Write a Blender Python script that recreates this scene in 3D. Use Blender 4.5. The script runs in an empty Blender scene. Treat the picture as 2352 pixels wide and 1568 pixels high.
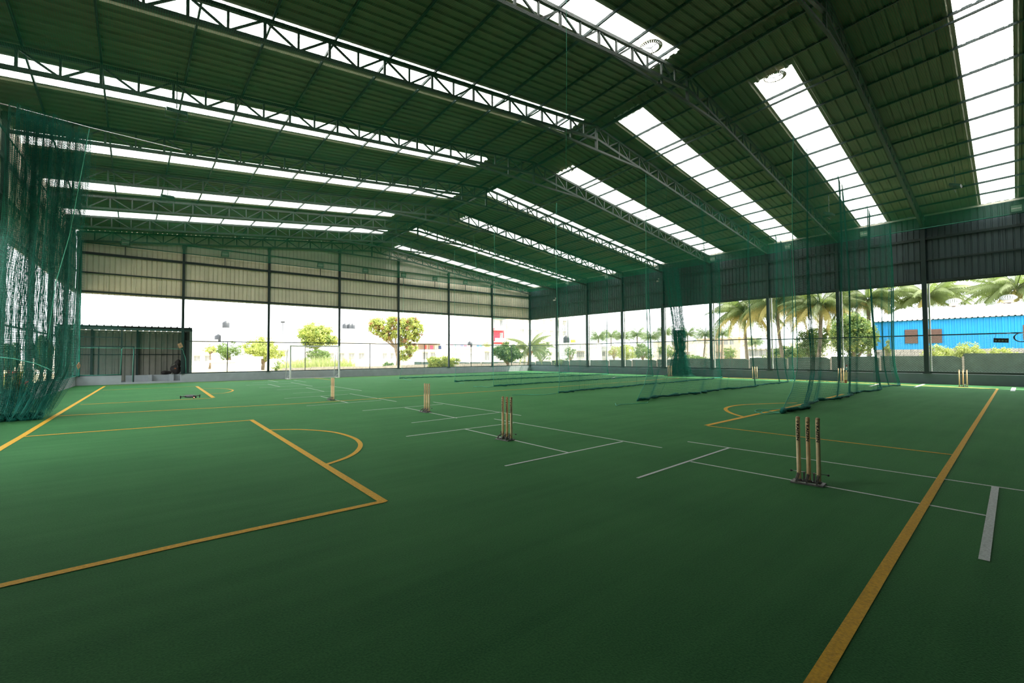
import bpy, bmesh, math, random
import numpy as np
from mathutils import Vector, Matrix, Quaternion
random.seed(7); np.random.seed(7)
S = bpy.context.scene
COL = S.collection
PI = math.pi

# ------------------------------------------------------------------ camera
CAM_H = 1.38
FPX = 1071.93
R_ = Vector((0.7684454451, -0.6398953600, -0.0050523427))
U_ = Vector((-0.0154502220, -0.0264458656, 0.9995308418))
F_ = Vector((0.6397287617, 0.7680068628, 0.0302087764))
cd = bpy.data.cameras.new('camera'); cam = bpy.data.objects.new('camera', cd); COL.objects.link(cam)
cd.sensor_width = 36.0; cd.lens = 36.0 * FPX / 2352.0; cd.clip_start = 0.05; cd.clip_end = 1000
m = Matrix.Identity(4)
for i in range(3):
    m[i][0] = R_[i]; m[i][1] = U_[i]; m[i][2] = -F_[i]
m[2][3] = CAM_H
cam.matrix_world = m
S.camera = cam
# ------------------------------------------------------------------ world, sun, exposure
SKY_STRENGTH = 2.2
SUN_STRENGTH = 7.0
EXPOSURE = 1.15
w = bpy.data.worlds.new('sky'); S.world = w; w.use_nodes = True
bg = w.node_tree.nodes['Background']
bg.inputs[0].default_value = (0.93, 0.97, 1.0, 1); bg.inputs[1].default_value = SKY_STRENGTH
sd = bpy.data.lights.new('sun', 'SUN'); sun = bpy.data.objects.new('sun', sd); COL.objects.link(sun)
sd.energy = SUN_STRENGTH; sd.angle = math.radians(1.0); sd.color = (1.0, 0.93, 0.80)
sun.location = (60, -25, 90)
sun_dir = Vector((0.50, -0.24, 0.86))          # towards the sun
sun.rotation_euler = sun_dir.to_track_quat('Z', 'Y').to_euler()
S.view_settings.view_transform = 'Standard'; S.view_settings.look = 'None'
S.view_settings.exposure = EXPOSURE; S.view_settings.gamma = 1.0
S.view_settings.use_curve_mapping = False
S.cycles.max_bounces = 8; S.cycles.diffuse_bounces = 5; S.cycles.glossy_bounces = 2
S.cycles.transparent_max_bounces = 8; S.cycles.use_denoising = True
S.cycles.caustics_reflective = False; S.cycles.caustics_refractive = False

def ray(px, py):                               # direction through a photograph pixel, unit depth
    return F_ + R_ * ((px - 1176) / FPX) - U_ * ((py - 784) / FPX)
ORG = Vector((0, 0, CAM_H))
def gz(px, py, z=0.0):
    d = ray(px, py); return ORG + d * ((z - CAM_H) / d.z)
def gy(px, py, y):
    d = ray(px, py); return ORG + d * (y / d.y)
def gx(px, py, x):
    d = ray(px, py); return ORG + d * (x / d.x)

# ------------------------------------------------------------------ materials
MATS = {}
def mat(name, col, rough=0.6, metal=0.0, noise=None, bump=None, emit=None, spec=None, trans=None):
    """procedural material: base colour with noise variation; bump=(scale, strength)"""
    if name in MATS: return MATS[name]
    m = bpy.data.materials.new(name); m.use_nodes = True
    nt = m.node_tree; b = nt.nodes['Principled BSDF']
    b.inputs['Base Color'].default_value = (*col, 1); b.inputs['Roughness'].default_value = rough
    b.inputs['Metallic'].default_value = metal
    if spec is not None: b.inputs['Specular IOR Level'].default_value = spec
    tc = nt.nodes.new('ShaderNodeTexCoord')
    sc, amt = noise if noise else (6.0, 0.06)
    nz = nt.nodes.new('ShaderNodeTexNoise'); nz.inputs['Scale'].default_value = sc; nz.inputs['Detail'].default_value = 5
    nt.links.new(tc.outputs['Object'], nz.inputs['Vector'])
    mr = nt.nodes.new('ShaderNodeMapRange'); mr.inputs[1].default_value = 0.3; mr.inputs[2].default_value = 0.7
    mr.inputs[3].default_value = 1 - amt; mr.inputs[4].default_value = 1 + amt
    nt.links.new(nz.outputs[0], mr.inputs[0])
    mx = nt.nodes.new('ShaderNodeVectorMath'); mx.operation = 'SCALE'; mx.inputs[0].default_value = col
    nt.links.new(mr.outputs[0], mx.inputs['Scale']); nt.links.new(mx.outputs[0], b.inputs['Base Color'])
    if bump:
        n2 = nt.nodes.new('ShaderNodeTexNoise'); n2.inputs['Scale'].default_value = bump[0]; n2.inputs['Detail'].default_value = 4
        nt.links.new(tc.outputs['Object'], n2.inputs['Vector'])
        bp = nt.nodes.new('ShaderNodeBump'); bp.inputs['Strength'].default_value = bump[1]; bp.inputs['Distance'].default_value = 0.02
        nt.links.new(n2.outputs[0], bp.inputs['Height']); nt.links.new(bp.outputs[0], b.inputs['Normal'])
    if emit:
        b.inputs['Emission Color'].default_value = (*emit[0], 1); b.inputs['Emission Strength'].default_value = emit[1]
    if trans:                                   # thin translucent sheet or leaf: mix in diffuse transmission
        out = nt.nodes['Material Output']; t = nt.nodes.new('ShaderNodeBsdfTranslucent'); t.inputs[0].default_value = (*trans[0], 1)
        ms = nt.nodes.new('ShaderNodeMixShader'); ms.inputs[0].default_value = trans[1]
        nt.links.new(b.outputs[0], ms.inputs[1]); nt.links.new(t.outputs[0], ms.inputs[2]); nt.links.new(ms.outputs[0], out.inputs[0])
    MATS[name] = m
    return m

def turf_mat():
    m = bpy.data.materials.new('green turf carpet'); m.use_nodes = True; nt = m.node_tree; b = nt.nodes['Principled BSDF']
    b.inputs['Roughness'].default_value = 0.8; b.inputs['Specular IOR Level'].default_value = 0.04
    b.inputs['Sheen Weight'].default_value = 0.22; b.inputs['Sheen Roughness'].default_value = 0.30; b.inputs['Sheen Tint'].default_value = (0.30, 0.95, 0.30, 1)
    tc = nt.nodes.new('ShaderNodeTexCoord')
    def noise(scale, detail, stretch=None):
        n = nt.nodes.new('ShaderNodeTexNoise'); n.inputs['Scale'].default_value = scale; n.inputs['Detail'].default_value = detail
        if stretch:
            mp = nt.nodes.new('ShaderNodeMapping'); mp.inputs['Scale'].default_value = stretch
            nt.links.new(tc.outputs['Object'], mp.inputs['Vector']); nt.links.new(mp.outputs[0], n.inputs['Vector'])
        else: nt.links.new(tc.outputs['Object'], n.inputs['Vector'])
        return n
    n1 = noise(0.7, 4); n2 = noise(90, 3); n3 = noise(1.2, 3, (0.25, 4.0, 1))
    add = nt.nodes.new('ShaderNodeMath'); add.operation = 'MULTIPLY_ADD'; add.inputs[1].default_value = 0.35
    nt.links.new(n1.outputs[0], add.inputs[0])
    a2 = nt.nodes.new('ShaderNodeMath'); a2.operation = 'MULTIPLY_ADD'; a2.inputs[1].default_value = 0.5; a2.inputs[2].default_value = 0.0
    nt.links.new(n2.outputs[0], a2.inputs[0]); nt.links.new(a2.outputs[0], add.inputs[2])
    a3 = nt.nodes.new('ShaderNodeMath'); a3.operation = 'MULTIPLY_ADD'; a3.inputs[1].default_value = 0.25
    nt.links.new(n3.outputs[0], a3.inputs[0]); nt.links.new(add.outputs[0], a3.inputs[2])
    cr = nt.nodes.new('ShaderNodeValToRGB'); nt.links.new(a3.outputs[0], cr.inputs[0])
    cr.color_ramp.elements[0].position = 0.35; cr.color_ramp.elements[0].color = (*TURF_A, 1)
    cr.color_ramp.elements[1].position = 0.72; cr.color_ramp.elements[1].color = (*TURF_B, 1)
    nt.links.new(cr.outputs[0], b.inputs['Base Color'])
    bp = nt.nodes.new('ShaderNodeBump'); bp.inputs['Strength'].default_value = 0.5; bp.inputs['Distance'].default_value = 0.01
    nt.links.new(n2.outputs[0], bp.inputs['Height']); nt.links.new(bp.outputs[0], b.inputs['Normal'])
    return m
TURF_A = (0.020, 0.088, 0.034); TURF_B = (0.056, 0.175, 0.064)
TURF = turf_mat()
M_WHITE = mat('white line paint', (0.62, 0.66, 0.64), 0.8, noise=(60, 0.2), bump=(120, 0.4))
M_YEL = mat('yellow line paint', (0.66, 0.36, 0.006), 0.8, noise=(60, 0.2), bump=(120, 0.4))
M_PLINTH = mat('grey painted plaster', (0.38, 0.41, 0.43), 0.8, noise=(3, 0.08), bump=(30, 0.1))
M_STEEL = mat('dark green painted steel', (0.012, 0.030, 0.030), 0.45, noise=(4, 0.15))
M_TRUSS = mat('grey green truss steel', (0.040, 0.050, 0.042), 0.5, noise=(4, 0.2))
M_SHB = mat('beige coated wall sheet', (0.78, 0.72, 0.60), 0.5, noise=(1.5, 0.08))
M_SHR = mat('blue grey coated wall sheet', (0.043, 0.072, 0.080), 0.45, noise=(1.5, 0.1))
M_ROOF = mat('olive underside of roof sheet', (0.22, 0.225, 0.135), 0.6, noise=(0.8, 0.15))
M_SKY = mat('translucent white roof sheet', (0.85, 0.88, 0.88), 0.5, trans=((0.92, 0.94, 0.93), 0.8), noise=(2, 0.03))
M_NET = mat('sea green nylon net', (0.004, 0.23, 0.17), 0.6, noise=(5, 0.2), trans=((0.01, 0.36, 0.25), 0.3))
M_NETC = mat('green ceiling net', (0.005, 0.22, 0.12), 0.6, noise=(5, 0.1), trans=((0.01, 0.42, 0.22), 0.4))
M_ROPE = mat('pale green rope', (0.10, 0.50, 0.36), 0.7, noise=(60, 0.25))
M_HEM = mat('dark green net hem', (0.005, 0.170, 0.125), 0.9, noise=(40, 0.6), bump=(70, 1.0))
M_WIRE = mat('galvanised chain link wire', (0.20, 0.30, 0.27), 0.4, metal=0.6)
M_WOOD = mat('pale stump wood', (0.85, 0.64, 0.35), 0.45, noise=(14, 0.12))
M_WOOD2 = mat('warm stump wood', (0.82, 0.56, 0.28), 0.45, noise=(14, 0.15))
M_TIP = mat('rounded stump tip wood', (0.80, 0.50, 0.28), 0.5)
M_INK = mat('black printed ink', (0.01, 0.01, 0.01), 0.5)
M_IRON = mat('worn grey iron', (0.16, 0.15, 0.15), 0.5, metal=0.4, noise=(30, 0.3))
M_CHROME = mat('bright steel', (0.5, 0.5, 0.5), 0.25, metal=1.0)
M_BLACK = mat('black rubber', (0.012, 0.012, 0.013), 0.5)
M_GOAL = mat('white goal paint', (0.80, 0.80, 0.78), 0.4)
M_GLASS = mat('floodlight glass', (0.30, 0.42, 0.34), 0.15)
M_LAMP = mat('dark lamp housing', (0.03, 0.05, 0.045), 0.5)
M_WALLW = mat('white washed plaster', (0.80, 0.80, 0.78), 0.8, noise=(1, 0.05))
M_CREAM = mat('cream plaster', (0.82, 0.76, 0.62), 0.8, noise=(1, 0.05))
M_PINK = mat('crimson paint', (0.70, 0.06, 0.10), 0.7, noise=(1, 0.1))
M_TAN = mat('tan plaster', (0.62, 0.50, 0.38), 0.8, noise=(1, 0.1))
M_GRN = mat('slate green paint', (0.10, 0.18, 0.17), 0.7)
M_PANE = mat('dim window glass', (0.26, 0.27, 0.28), 0.2)
M_FRAME = mat('pale window frame', (0.60, 0.58, 0.52), 0.6)
M_BLUE = mat('bright blue cladding', (0.012, 0.30, 0.66), 0.5, noise=(2, 0.05))
M_WROOF = mat('white roof sheet', (0.85, 0.86, 0.88), 0.4)
M_BROWN = mat('brown shutter', (0.115, 0.065, 0.050), 0.6, noise=(8, 0.15))
M_BLOCK = mat('grey block masonry', (0.34, 0.32, 0.29), 0.9, noise=(6, 0.2))
M_CONC = mat('shade toned weathered concrete', (0.045, 0.080, 0.070), 0.9, noise=(2.0, 0.25), bump=(20, 0.3))  # base colour lowered to paint in the wall's shade
M_SOIL = mat('dry pale soil', (0.36, 0.31, 0.18), 0.95, noise=(0.4, 0.3), bump=(3, 0.3))
M_LEAFY = mat('sunlit yellow green leaf', (0.34, 0.40, 0.10), 0.7, noise=(0.9, 0.35), trans=((0.45, 0.52, 0.12), 0.3))
M_LEAFG = mat('mid green leaf', (0.125, 0.20, 0.05), 0.7, noise=(0.9, 0.4), trans=((0.25, 0.38, 0.09), 0.3))
M_LEAFD = mat('deep green leaf', (0.08, 0.15, 0.05), 0.6, noise=(0.9, 0.4), trans=((0.08, 0.22, 0.04), 0.3))
M_LEAFR = mat('rusty leaf', (0.30, 0.16, 0.06), 0.6, noise=(0.9, 0.3), trans=((0.4, 0.22, 0.08), 0.3))
M_PALM = mat('olive palm leaflet', (0.110, 0.140, 0.048), 0.8, noise=(0.7, 0.35), trans=((0.22, 0.32, 0.07), 0.3))
M_PALMY = mat('yellowing palm leaflet', (0.36, 0.31, 0.10), 0.75, noise=(0.7, 0.3), trans=((0.5, 0.45, 0.14), 0.3))
M_PALMF = mat('hazy palm leaflet', (0.10, 0.15, 0.06), 0.6, noise=(0.5, 0.3), trans=((0.25, 0.35, 0.12), 0.3))
M_TRUNK = mat('grey brown bark', (0.22, 0.17, 0.12), 0.9, noise=(4, 0.3), bump=(12, 0.5))
M_TANK = mat('black plastic tank', (0.03, 0.035, 0.04), 0.5)
M_STEELW = mat('pale galvanised sheet', (0.55, 0.58, 0.58), 0.4, metal=0.3)
M_VENT = mat('tan louvred vent', (0.50, 0.44, 0.30), 0.6)

# ------------------------------------------------------------------ object helpers
def tag(o, label=None, cat=None, group=None, kind=None):
    if label: o['label'] = label
    if cat: o['category'] = cat
    if group: o['group'] = group
    if kind: o['kind'] = kind
    return o
def empty(name, loc=(0, 0, 0), rz=0.0, parent=None):
    o = bpy.data.objects.new(name, None); o.location = loc; o.rotation_euler = (0, 0, rz); o.empty_display_size = 0.2
    COL.objects.link(o)
    if parent: o.parent = parent
    return o
def link(name, me, parent=None, loc=None, matrix=None):
    o = bpy.data.objects.new(name, me); COL.objects.link(o)
    if parent: o.parent = parent
    if loc is not None: o.location = loc
    if matrix is not None: o.matrix_basis = matrix
    return o
def mesh_of(name, verts, faces, m, smooth=False):
    me = bpy.data.meshes.new(name); me.from_pydata([tuple(v) for v in verts], [], [tuple(f) for f in faces])
    if m: me.materials.append(m)
    if smooth: me.shade_smooth()
    me.update(); return me
def np_mesh(name, V, Q, m):
    """V (n,3) floats, Q (k,4) or (k,3) ints"""
    me = bpy.data.meshes.new(name); k = Q.shape[1]
    me.vertices.add(len(V)); me.vertices.foreach_set('co', np.ascontiguousarray(V, dtype=np.float32).ravel())
    me.loops.add(Q.size); me.loops.foreach_set('vertex_index', np.ascontiguousarray(Q, dtype=np.int32).ravel())
    me.polygons.add(len(Q)); me.polygons.foreach_set('loop_start', np.arange(0, Q.size, k, dtype=np.int32))
    me.update(calc_edges=True)
    if m: me.materials.append(m)
    return me
BOXF = [(0, 3, 2, 1), (4, 5, 6, 7), (0, 1, 5, 4), (1, 2, 6, 5), (2, 3, 7, 6), (3, 0, 4, 7)]
class MB:
    """collects shapes into one mesh"""
    def __init__(s): s.v = []; s.f = []
    def add(s, vs, fs):
        n = len(s.v); s.v += [tuple(v) for v in vs]; s.f += [tuple(i + n for i in f) for f in fs]; return s
    def box(s, a, b):
        x0, y0, z0 = a; x1, y1, z1 = b
        return s.add([(x0, y0, z0), (x1, y0, z0), (x1, y1, z0), (x0, y1, z0), (x0, y0, z1), (x1, y0, z1), (x1, y1, z1), (x0, y1, z1)], BOXF)
    def bar(s, p, q, w, h=None, up=(0, 0, 1)):
        p = Vector(p); q = Vector(q); h = h or w; d = (q - p).normalized(); u = Vector(up)
        if abs(d.dot(u)) > 0.98: u = Vector((0, 1, 0))
        a = d.cross(u).normalized(); b = a.cross(d).normalized(); a *= w / 2; b *= h / 2
        return s.add([p - a - b, p + a - b, p + a + b, p - a + b, q - a - b, q + a - b, q + a + b, q - a + b], BOXF)
    def tube(s, pts, r, n=8, cap=True):
        pts = [Vector(p) for p in pts]; rs = r if isinstance(r, (list, tuple)) else [r] * len(pts)
        vs = []; fs = []; prev = None
        for i, p in enumerate(pts):
            d = (pts[min(i + 1, len(pts) - 1)] - pts[max(i - 1, 0)]).normalized()
            if prev is None:
                a = d.cross(Vector((0, 0, 1)));
                if a.length < 1e-3: a = Vector((1, 0, 0))
            else: a = prev - d * prev.dot(d)
            a.normalize(); prev = a; b = d.cross(a)
            for k in range(n):
                t = 2 * PI * k / n; vs.append(p + (a * math.cos(t) + b * math.sin(t)) * rs[i])
        for i in range(len(pts) - 1):
            for k in range(n):
                fs.append((i * n + k, i * n + (k + 1) % n, (i + 1) * n + (k + 1) % n, (i + 1) * n + k))
        if cap:
            fs.append(tuple(range(n))[::-1]); fs.append(tuple((len(pts) - 1) * n + k for k in range(n)))
        return s.add(vs, fs)
    def lathe(s, prof, c=(0, 0, 0), n=16):
        vs = []; fs = []
        for r, z in prof:
            for k in range(n):
                t = 2 * PI * k / n; vs.append((c[0] + r * math.cos(t), c[1] + r * math.sin(t), c[2] + z))
        for i in range(len(prof) - 1):
            for k in range(n): fs.append((i * n + k, i * n + (k + 1) % n, (i + 1) * n + (k + 1) % n, (i + 1) * n + k))
        fs.append(tuple(range(n))[::-1]); fs.append(tuple((len(prof) - 1) * n + k for k in range(n)))
        return s.add(vs, fs)
    def build(s, name, m, parent=None, smooth=False, loc=None):
        return link(name, mesh_of(name, s.v, s.f, m, smooth), parent, loc)
def strands(P, r):
    """P (N,K,3): N polylines of K points -> thin three-sided twines; returns V, Q"""
    P = np.asarray(P, float); N, K, _ = P.shape
    T = np.gradient(P, axis=1); T /= np.linalg.norm(T, axis=2, keepdims=True) + 1e-9
    ref = np.where(np.abs(T[..., 2:3]) > 0.9, np.array([0, 1, 0.0]), np.array([0, 0, 1.0]))
    A = np.cross(T, ref); A /= np.linalg.norm(A, axis=2, keepdims=True) + 1e-9; B = np.cross(T, A)
    ang = [PI / 2, PI / 2 + 2 * PI / 3, PI / 2 + 4 * PI / 3]
    V = np.stack([P + (A * math.cos(t) + B * math.sin(t)) * r for t in ang], axis=2)       # N,K,3,3
    idx = np.arange(N * K * 3).reshape(N, K, 3)
    Q = np.stack([idx[:, :-1], np.roll(idx, -1, axis=2)[:, :-1], np.roll(idx, -1, axis=2)[:, 1:], idx[:, 1:]], axis=-1).reshape(-1, 4)
    return V.reshape(-1, 3), Q
def merge(parts):
    V = []; Q = []; n = 0
    for v, q in parts: V.append(v); Q.append(q + n); n += len(v)
    return np.concatenate(V), np.concatenate(Q)
def net_grid(surf, nu, nv, ku, kv, r):
    """surf(u,v)->(...,3) on [0,1]^2; nu strands of constant u (kv points), nv strands of constant v (ku points)"""
    u = np.linspace(0, 1, nu)[:, None] + np.zeros((1, kv)); v = np.zeros((nu, 1)) + np.linspace(0, 1, kv)[None]
    a = strands(surf(u, v), r)
    v2 = np.linspace(0, 1, nv)[:, None] + np.zeros((1, ku)); u2 = np.zeros((nv, 1)) + np.linspace(0, 1, ku)[None]
    return merge([a, strands(surf(u2, v2), r)])
ORD = ['first', 'second', 'third', 'fourth', 'fifth', 'sixth', 'seventh', 'eighth', 'ninth', 'tenth', 'eleventh', 'twelfth']

# ------------------------------------------------------------------ hall geometry
D = 31.433; BAY = 3.393; XR = 28.3; X0 = -1.79; XBAY = 4.2985; YF = D - 10 * BAY       # YF: wall behind the camera
Z_LOW = 0.463; Z_RAIL = 2.27; Z_OPEN = 4.61; Z_NET = 7.13
def XL(y): return X0 - (D - y) * 0.05
def Yj(j): return D - BAY * j
RID = [9.35, 9.36, 9.40, 9.45, 9.55, 9.70, 9.95, 10.20, 10.50, 10.80, 11.1]
EL = [7.72, 7.74, 7.78, 7.86, 8.00, 8.20, 8.38, 8.60, 8.80, 9.00, 9.2]
ER = [7.50, 7.52, 7.55, 7.58, 7.62, 7.67, 7.72, 7.75, 7.78, 7.80, 7.8]
XRD = 13.3; XLE = -2.2
def zroof(x, y):
    t = min(max((D - y) / BAY, 0), 10)
    f = lambda A: float(np.interp(t, range(11), A))
    if x < XRD: return f(EL) + (f(RID) - f(EL)) * (x - XLE) / (XRD - XLE)
    return f(RID) + (f(ER) - f(RID)) * (x - XRD) / (XR - XRD)
def skew(x, y):
    """the near right bays of the roof are slightly out of square"""
    if x <= XRD + 0.01: return 0.0
    return -0.053 * (XR - x) * min(max((11.5 - y) / 9.6, 0), 1.3) + 0.2 * math.exp(-((y - 6.1) / 1.4) ** 2)

# ------------------------------------------------------------------ floor and ground
floor = MB().box((XL(YF) - 0.05, YF, -0.12), (XR + 0.05, D + 0.05, 0.0)).build('floor', TURF); tag(floor, kind='structure')
ground = MB().box((-260, -160, -0.6), (320, 330, -0.15)).build('ground', M_SOIL); tag(ground, kind='structure')

LZ = [0.002]
def line_strip(name, pts, wdt, m, z=None):
    """flat painted strip along ground points (x,y)"""
    n = len(pts); V = []; F = []; LZ[0] += 0.00006; z = LZ[0]
    for i, p in enumerate(pts):
        a = Vector(pts[max(i - 1, 0)]); b = Vector(pts[min(i + 1, n - 1)]); d = (b - a).normalized(); nn = Vector((-d.y, d.x)) * wdt / 2
        p = Vector(p); V += [(p.x + nn.x, p.y + nn.y, z), (p.x - nn.x, p.y - nn.y, z)]
    for i in range(n - 1): F.append((2 * i, 2 * i + 1, 2 * i + 3, 2 * i + 2))
    return link(name, mesh_of(name, V, F, m), floor)
def gl(*px): return [tuple(gz(*p)[:2]) for p in px]
def smooth_curve(pts, k=6):
    P = [Vector(p) for p in pts]; out = []
    for i in range(len(P) - 1):
        p0 = P[max(i - 1, 0)]; p1 = P[i]; p2 = P[i + 1]; p3 = P[min(i + 2, len(P) - 1)]
        for j in range(k):
            t = j / k
            out.append(0.5 * ((2 * p1) + (-p0 + p2) * t + (2 * p0 - 5 * p1 + 4 * p2 - p3) * t * t + (-p0 + 3 * p1 - 3 * p2 + p3) * t ** 3))
    out.append(P[-1]); return out
WLINES = [[(6.91, 3.95), (6.955, 0.35), (6.98, -1.9)], [(4.45, 3.16), (6.94, 3.29)], [(5.65, 3.19), (5.66, 0.49)],
          [(6.24, 8.11), (6.17, 3.94)], [(3.76, 7.37), (6.18, 7.37)], [(4.97, 7.38), (4.87, 4.59)], [(3.69, 4.58), (6.14, 4.63)],
          [(7.17, 12.32), (7.06, 8.16)], [(4.69, 11.58), (7.05, 11.57)], [(5.82, 11.49), (5.71, 8.77)], [(4.6, 8.78), (7.05, 8.95)],
          [(6.46, 17.16), (6.41, 13.2)], [(4.11, 16.71), (6.35, 16.99)], [(5.29, 16.73), (5.16, 13.81)], [(3.97, 13.77), (6.24, 13.92)],
          [(7.49, 22.37), (7.39, 18.33)], [(4.95, 21.30), (7.35, 21.7)], [(6.28, 21.88), (6.12, 18.92)], [(4.94, 18.86), (7.37, 19.01)],
          [(6.94, 26.91), (6.78, 22.62)], [(4.6, 25.75), (6.85, 26.1)], [(5.63, 26.06), (5.57, 23.38)], [(4.7, 23.3), (6.8, 23.6)],
          [(7.71, 29.27), (7.68, 26.76)], [(6.57, 30.42), (6.55, 27.89)], [(5.3, 27.9), (7.6, 28.2)]]
for i, l in enumerate(WLINES): line_strip('white_line', l, 0.036 if i else 0.038, M_WHITE)
line_strip('white_line', gl((2286, 1118), (2260, 1287)), 0.055, M_WHITE)
for a, b, w_ in (((2102, 889), (2122, 882), 0.10), ((2326, 898), (2329, 890), 0.12), ((1998, 887), (2020, 881), 0.10), ((2050, 888), (2352, 899), 0.02), ((1400, 870), (1412, 866), 0.1)):
    line_strip('white_line', gl(a, b), w_, M_WHITE)
YB = 0.105
for l, wd in ([gl((2291, 893), (2160, 1100)), 0.12], [gl((2160, 1100), (1872, 1568)), 0.12]):
    pass
line_strip('yellow_line', gl((2291, 893), (2225, 997), (2160, 1100), (2030, 1310), (1872, 1568)) + [(-2.9, 0.52)], 0.066, M_YEL)
line_strip('yellow_line', gl((240, 887), (120, 959), (50, 1002), (0, 1031)) + [(-1.6, 5.0), (-1.75, 0.6)], 0.092, M_YEL)
line_strip('yellow_line', gl((50, 1003), (575, 965)), 0.075, M_YEL)
line_strip('yellow_line', gl((577, 964), (882, 1153)), 0.085, M_YEL)
line_strip('yellow_line', gl((884, 1151), (440, 1246), (0, 1346)) + [(-1.55, 4.17)], 0.075, M_YEL)
line_strip('yellow_line', smooth_curve(gl((606, 987.5), (690, 986.5), (762, 992), (808, 1004), (827, 1018), (822, 1034), (798, 1050), (749, 1067))), 0.07, M_YEL)
line_strip('yellow_line', gl((1622, 977), (1690, 962), (1780, 942), (1862, 924), (1937, 905)), 0.10, M_YEL)
line_strip('yellow_line', gl((1624, 978), (2192, 1045)), 0.06, M_YEL)
line_strip('yellow_line', smooth_curve(gl((1706, 957), (1680, 949), (1667, 941), (1672, 935), (1700, 930), (1760, 927), (1830, 925))), 0.09, M_YEL)
line_strip('yellow_line', gl((135, 955), (700, 926), (960, 909), (1180, 895), (1400, 880), (1560, 868)), 0.085, M_YEL)
line_strip('yellow_line', gl((185, 929), (490, 914)), 0.085, M_YEL)
line_strip('yellow_line', gl((452, 887), (490, 913)), 0.12, M_YEL)
line_strip('yellow_line', gl((235, 896), (452, 887)), 0.07, M_YEL)
line_strip('yellow_line', smooth_curve(gl((466, 892), (500, 892), (522, 893), (535, 896), (528, 900), (510, 903), (482, 904))), 0.07, M_YEL)
line_strip('yellow_line', gl((722, 868), (764, 873)), 0.07, M_YEL)
line_strip('yellow_line', gl((1660, 867), (1860, 874), (2060, 883), (2291, 893)), 0.16, M_YEL)
line_strip('yellow_line', gl((240, 886), (480, 878), (720, 869.5), (1000, 860)), 0.07, M_YEL)

# ------------------------------------------------------------------ corrugated sheets
def rib_profile(width, pitch=0.204, h=0.045, top=0.030, side=0.014):
    """(offset, height) outline of one sheet of trapezoid ribs"""
    n = max(1, round(width / pitch)); p = width / n; out = [(0, 0)]
    for i in range(n):
        c = (i + 0.5) * p
        out += [(c - top / 2 - side, 0), (c - top / 2, h), (c + top / 2, h), (c + top / 2 + side, 0)]
    out.append((width, 0)); return out
def wall_sheet(parent, p, q, z0, ztop, m, nrm, rib=0.045):
    """vertical sheet between ground points p, q; ztop(x,y) gives the upper edge; ribs point along nrm"""
    p = Vector(p); q = Vector(q); L = (q - p).length; d = (q - p) / L; V = []; F = []
    prof = rib_profile(L + 0.012, h=rib)
    for o, h in prof:
        c = p + d * o; x = c.x + nrm[0] * h; y = c.y + nrm[1] * h
        V += [(x, y, z0), (x, y, ztop(c.x, c.y))]
    for i in range(len(prof) - 1): F.append((2 * i, 2 * i + 2, 2 * i + 3, 2 * i + 1))
    return link('wall_sheet', mesh_of('wall_sheet', V, F, m), parent)
ceiling = tag(empty('ceiling', (XRD, 14, 9)), kind='structure')
ceiling.location = (0, 0, 0)
def roof_sheet(y0, y1, left, x_a, x_b, m, name):
    """sheet running up the slope between x_a and x_b, ribs on the underside are the valleys of the profile"""
    prof = rib_profile(y1 - y0 + 0.012, 0.255, 0.045, 0.06, 0.025); V = []; F = []; X = [x_a, x_b]
    for o, h in prof:
        y = y0 + o
        for x in X: V.append((x, y + skew(x, y), zroof(x, y) + 0.035 - h + (0.012 if name == 'skylight_sheet' else 0)))
    for i in range(len(prof) - 1): F.append((2 * i, 2 * i + 1, 2 * i + 3, 2 * i + 2))
    return link(name, mesh_of(name, V, F, m), ceiling)
SW = 4.085
for side in ('L', 'R'):
    c0 = 7.52 if side == 'L' else 1.85
    k0 = int(math.floor((YF - c0) / SW)) - 1
    first = c0 + k0 * SW - 0.5
    bounds = [first]
    wds = [1.0] + [(SW - 1.0) / 3] * 3
    tagv = []
    i = 0
    while bounds[-1] < D + 0.4:
        tagv.append(i % 4 == 0); bounds.append(bounds[-1] + wds[i % 4]); i += 1
    sky_i = 0
    for i in range(len(bounds) - 1):
        y0, y1 = bounds[i], bounds[i + 1]
        if y1 < YF - 0.3: continue
        y0 = max(y0, YF - 0.3); y1 = min(y1, D + 0.35)
        if y1 - y0 < 0.15: continue
        if side == 'L':
            xe = XL((y0 + y1) / 2) - 0.35; xi = XRD - 0.05
            if tagv[i] and y1 > 5:
                kk = round(((y0 + y1) / 2 - 7.52) / SW); cut = 12.75 if kk % 2 else 11.45
                if kk == 0: cut = 12.2
                roof_sheet(y0, y1, True, xe, cut, M_SKY, 'skylight_sheet'); roof_sheet(y0, y1, True, cut, xi, M_ROOF, 'roof_sheet')
            else: roof_sheet(y0, y1, True, xe, xi, M_ROOF, 'roof_sheet')
        else:
            xe = XR + 0.1; xi = XRD + 0.05
            if tagv[i] and y1 > 0:
                kk = round(((y0 + y1) / 2 - 1.85) / SW); cut = 14.8 if kk % 2 else 13.55
                if kk == 0: cut = 14.0
                if kk == 1: cut = 15.3
                roof_sheet(y0, y1, False, cut, xe, M_SKY, 'skylight_sheet'); roof_sheet(y0, y1, False, xi, cut, M_ROOF, 'roof_sheet')
            else: roof_sheet(y0, y1, False, xi, xe, M_ROOF, 'roof_sheet')
# ridge cap
V = []; F = []
ys = [YF - 0.3] + [Yj(j) for j in range(10, -1, -1)] + [D + 0.35]
for y in ys:
    z = zroof(XRD, y); V += [(XRD - 0.55, y, zroof(XRD - 0.55, y) + 0.06), (XRD, y, z + 0.10), (XRD + 0.55, y, zroof(XRD + 0.55, y) + 0.06)]
for i in range(len(ys) - 1):
    for k in (0, 1): F.append((3 * i + k, 3 * i + k + 1, 3 * i + 4 + k, 3 * i + 3 + k))
link('ridge_cap', mesh_of('ridge_cap', V, F, M_ROOF), ceiling)
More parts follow.
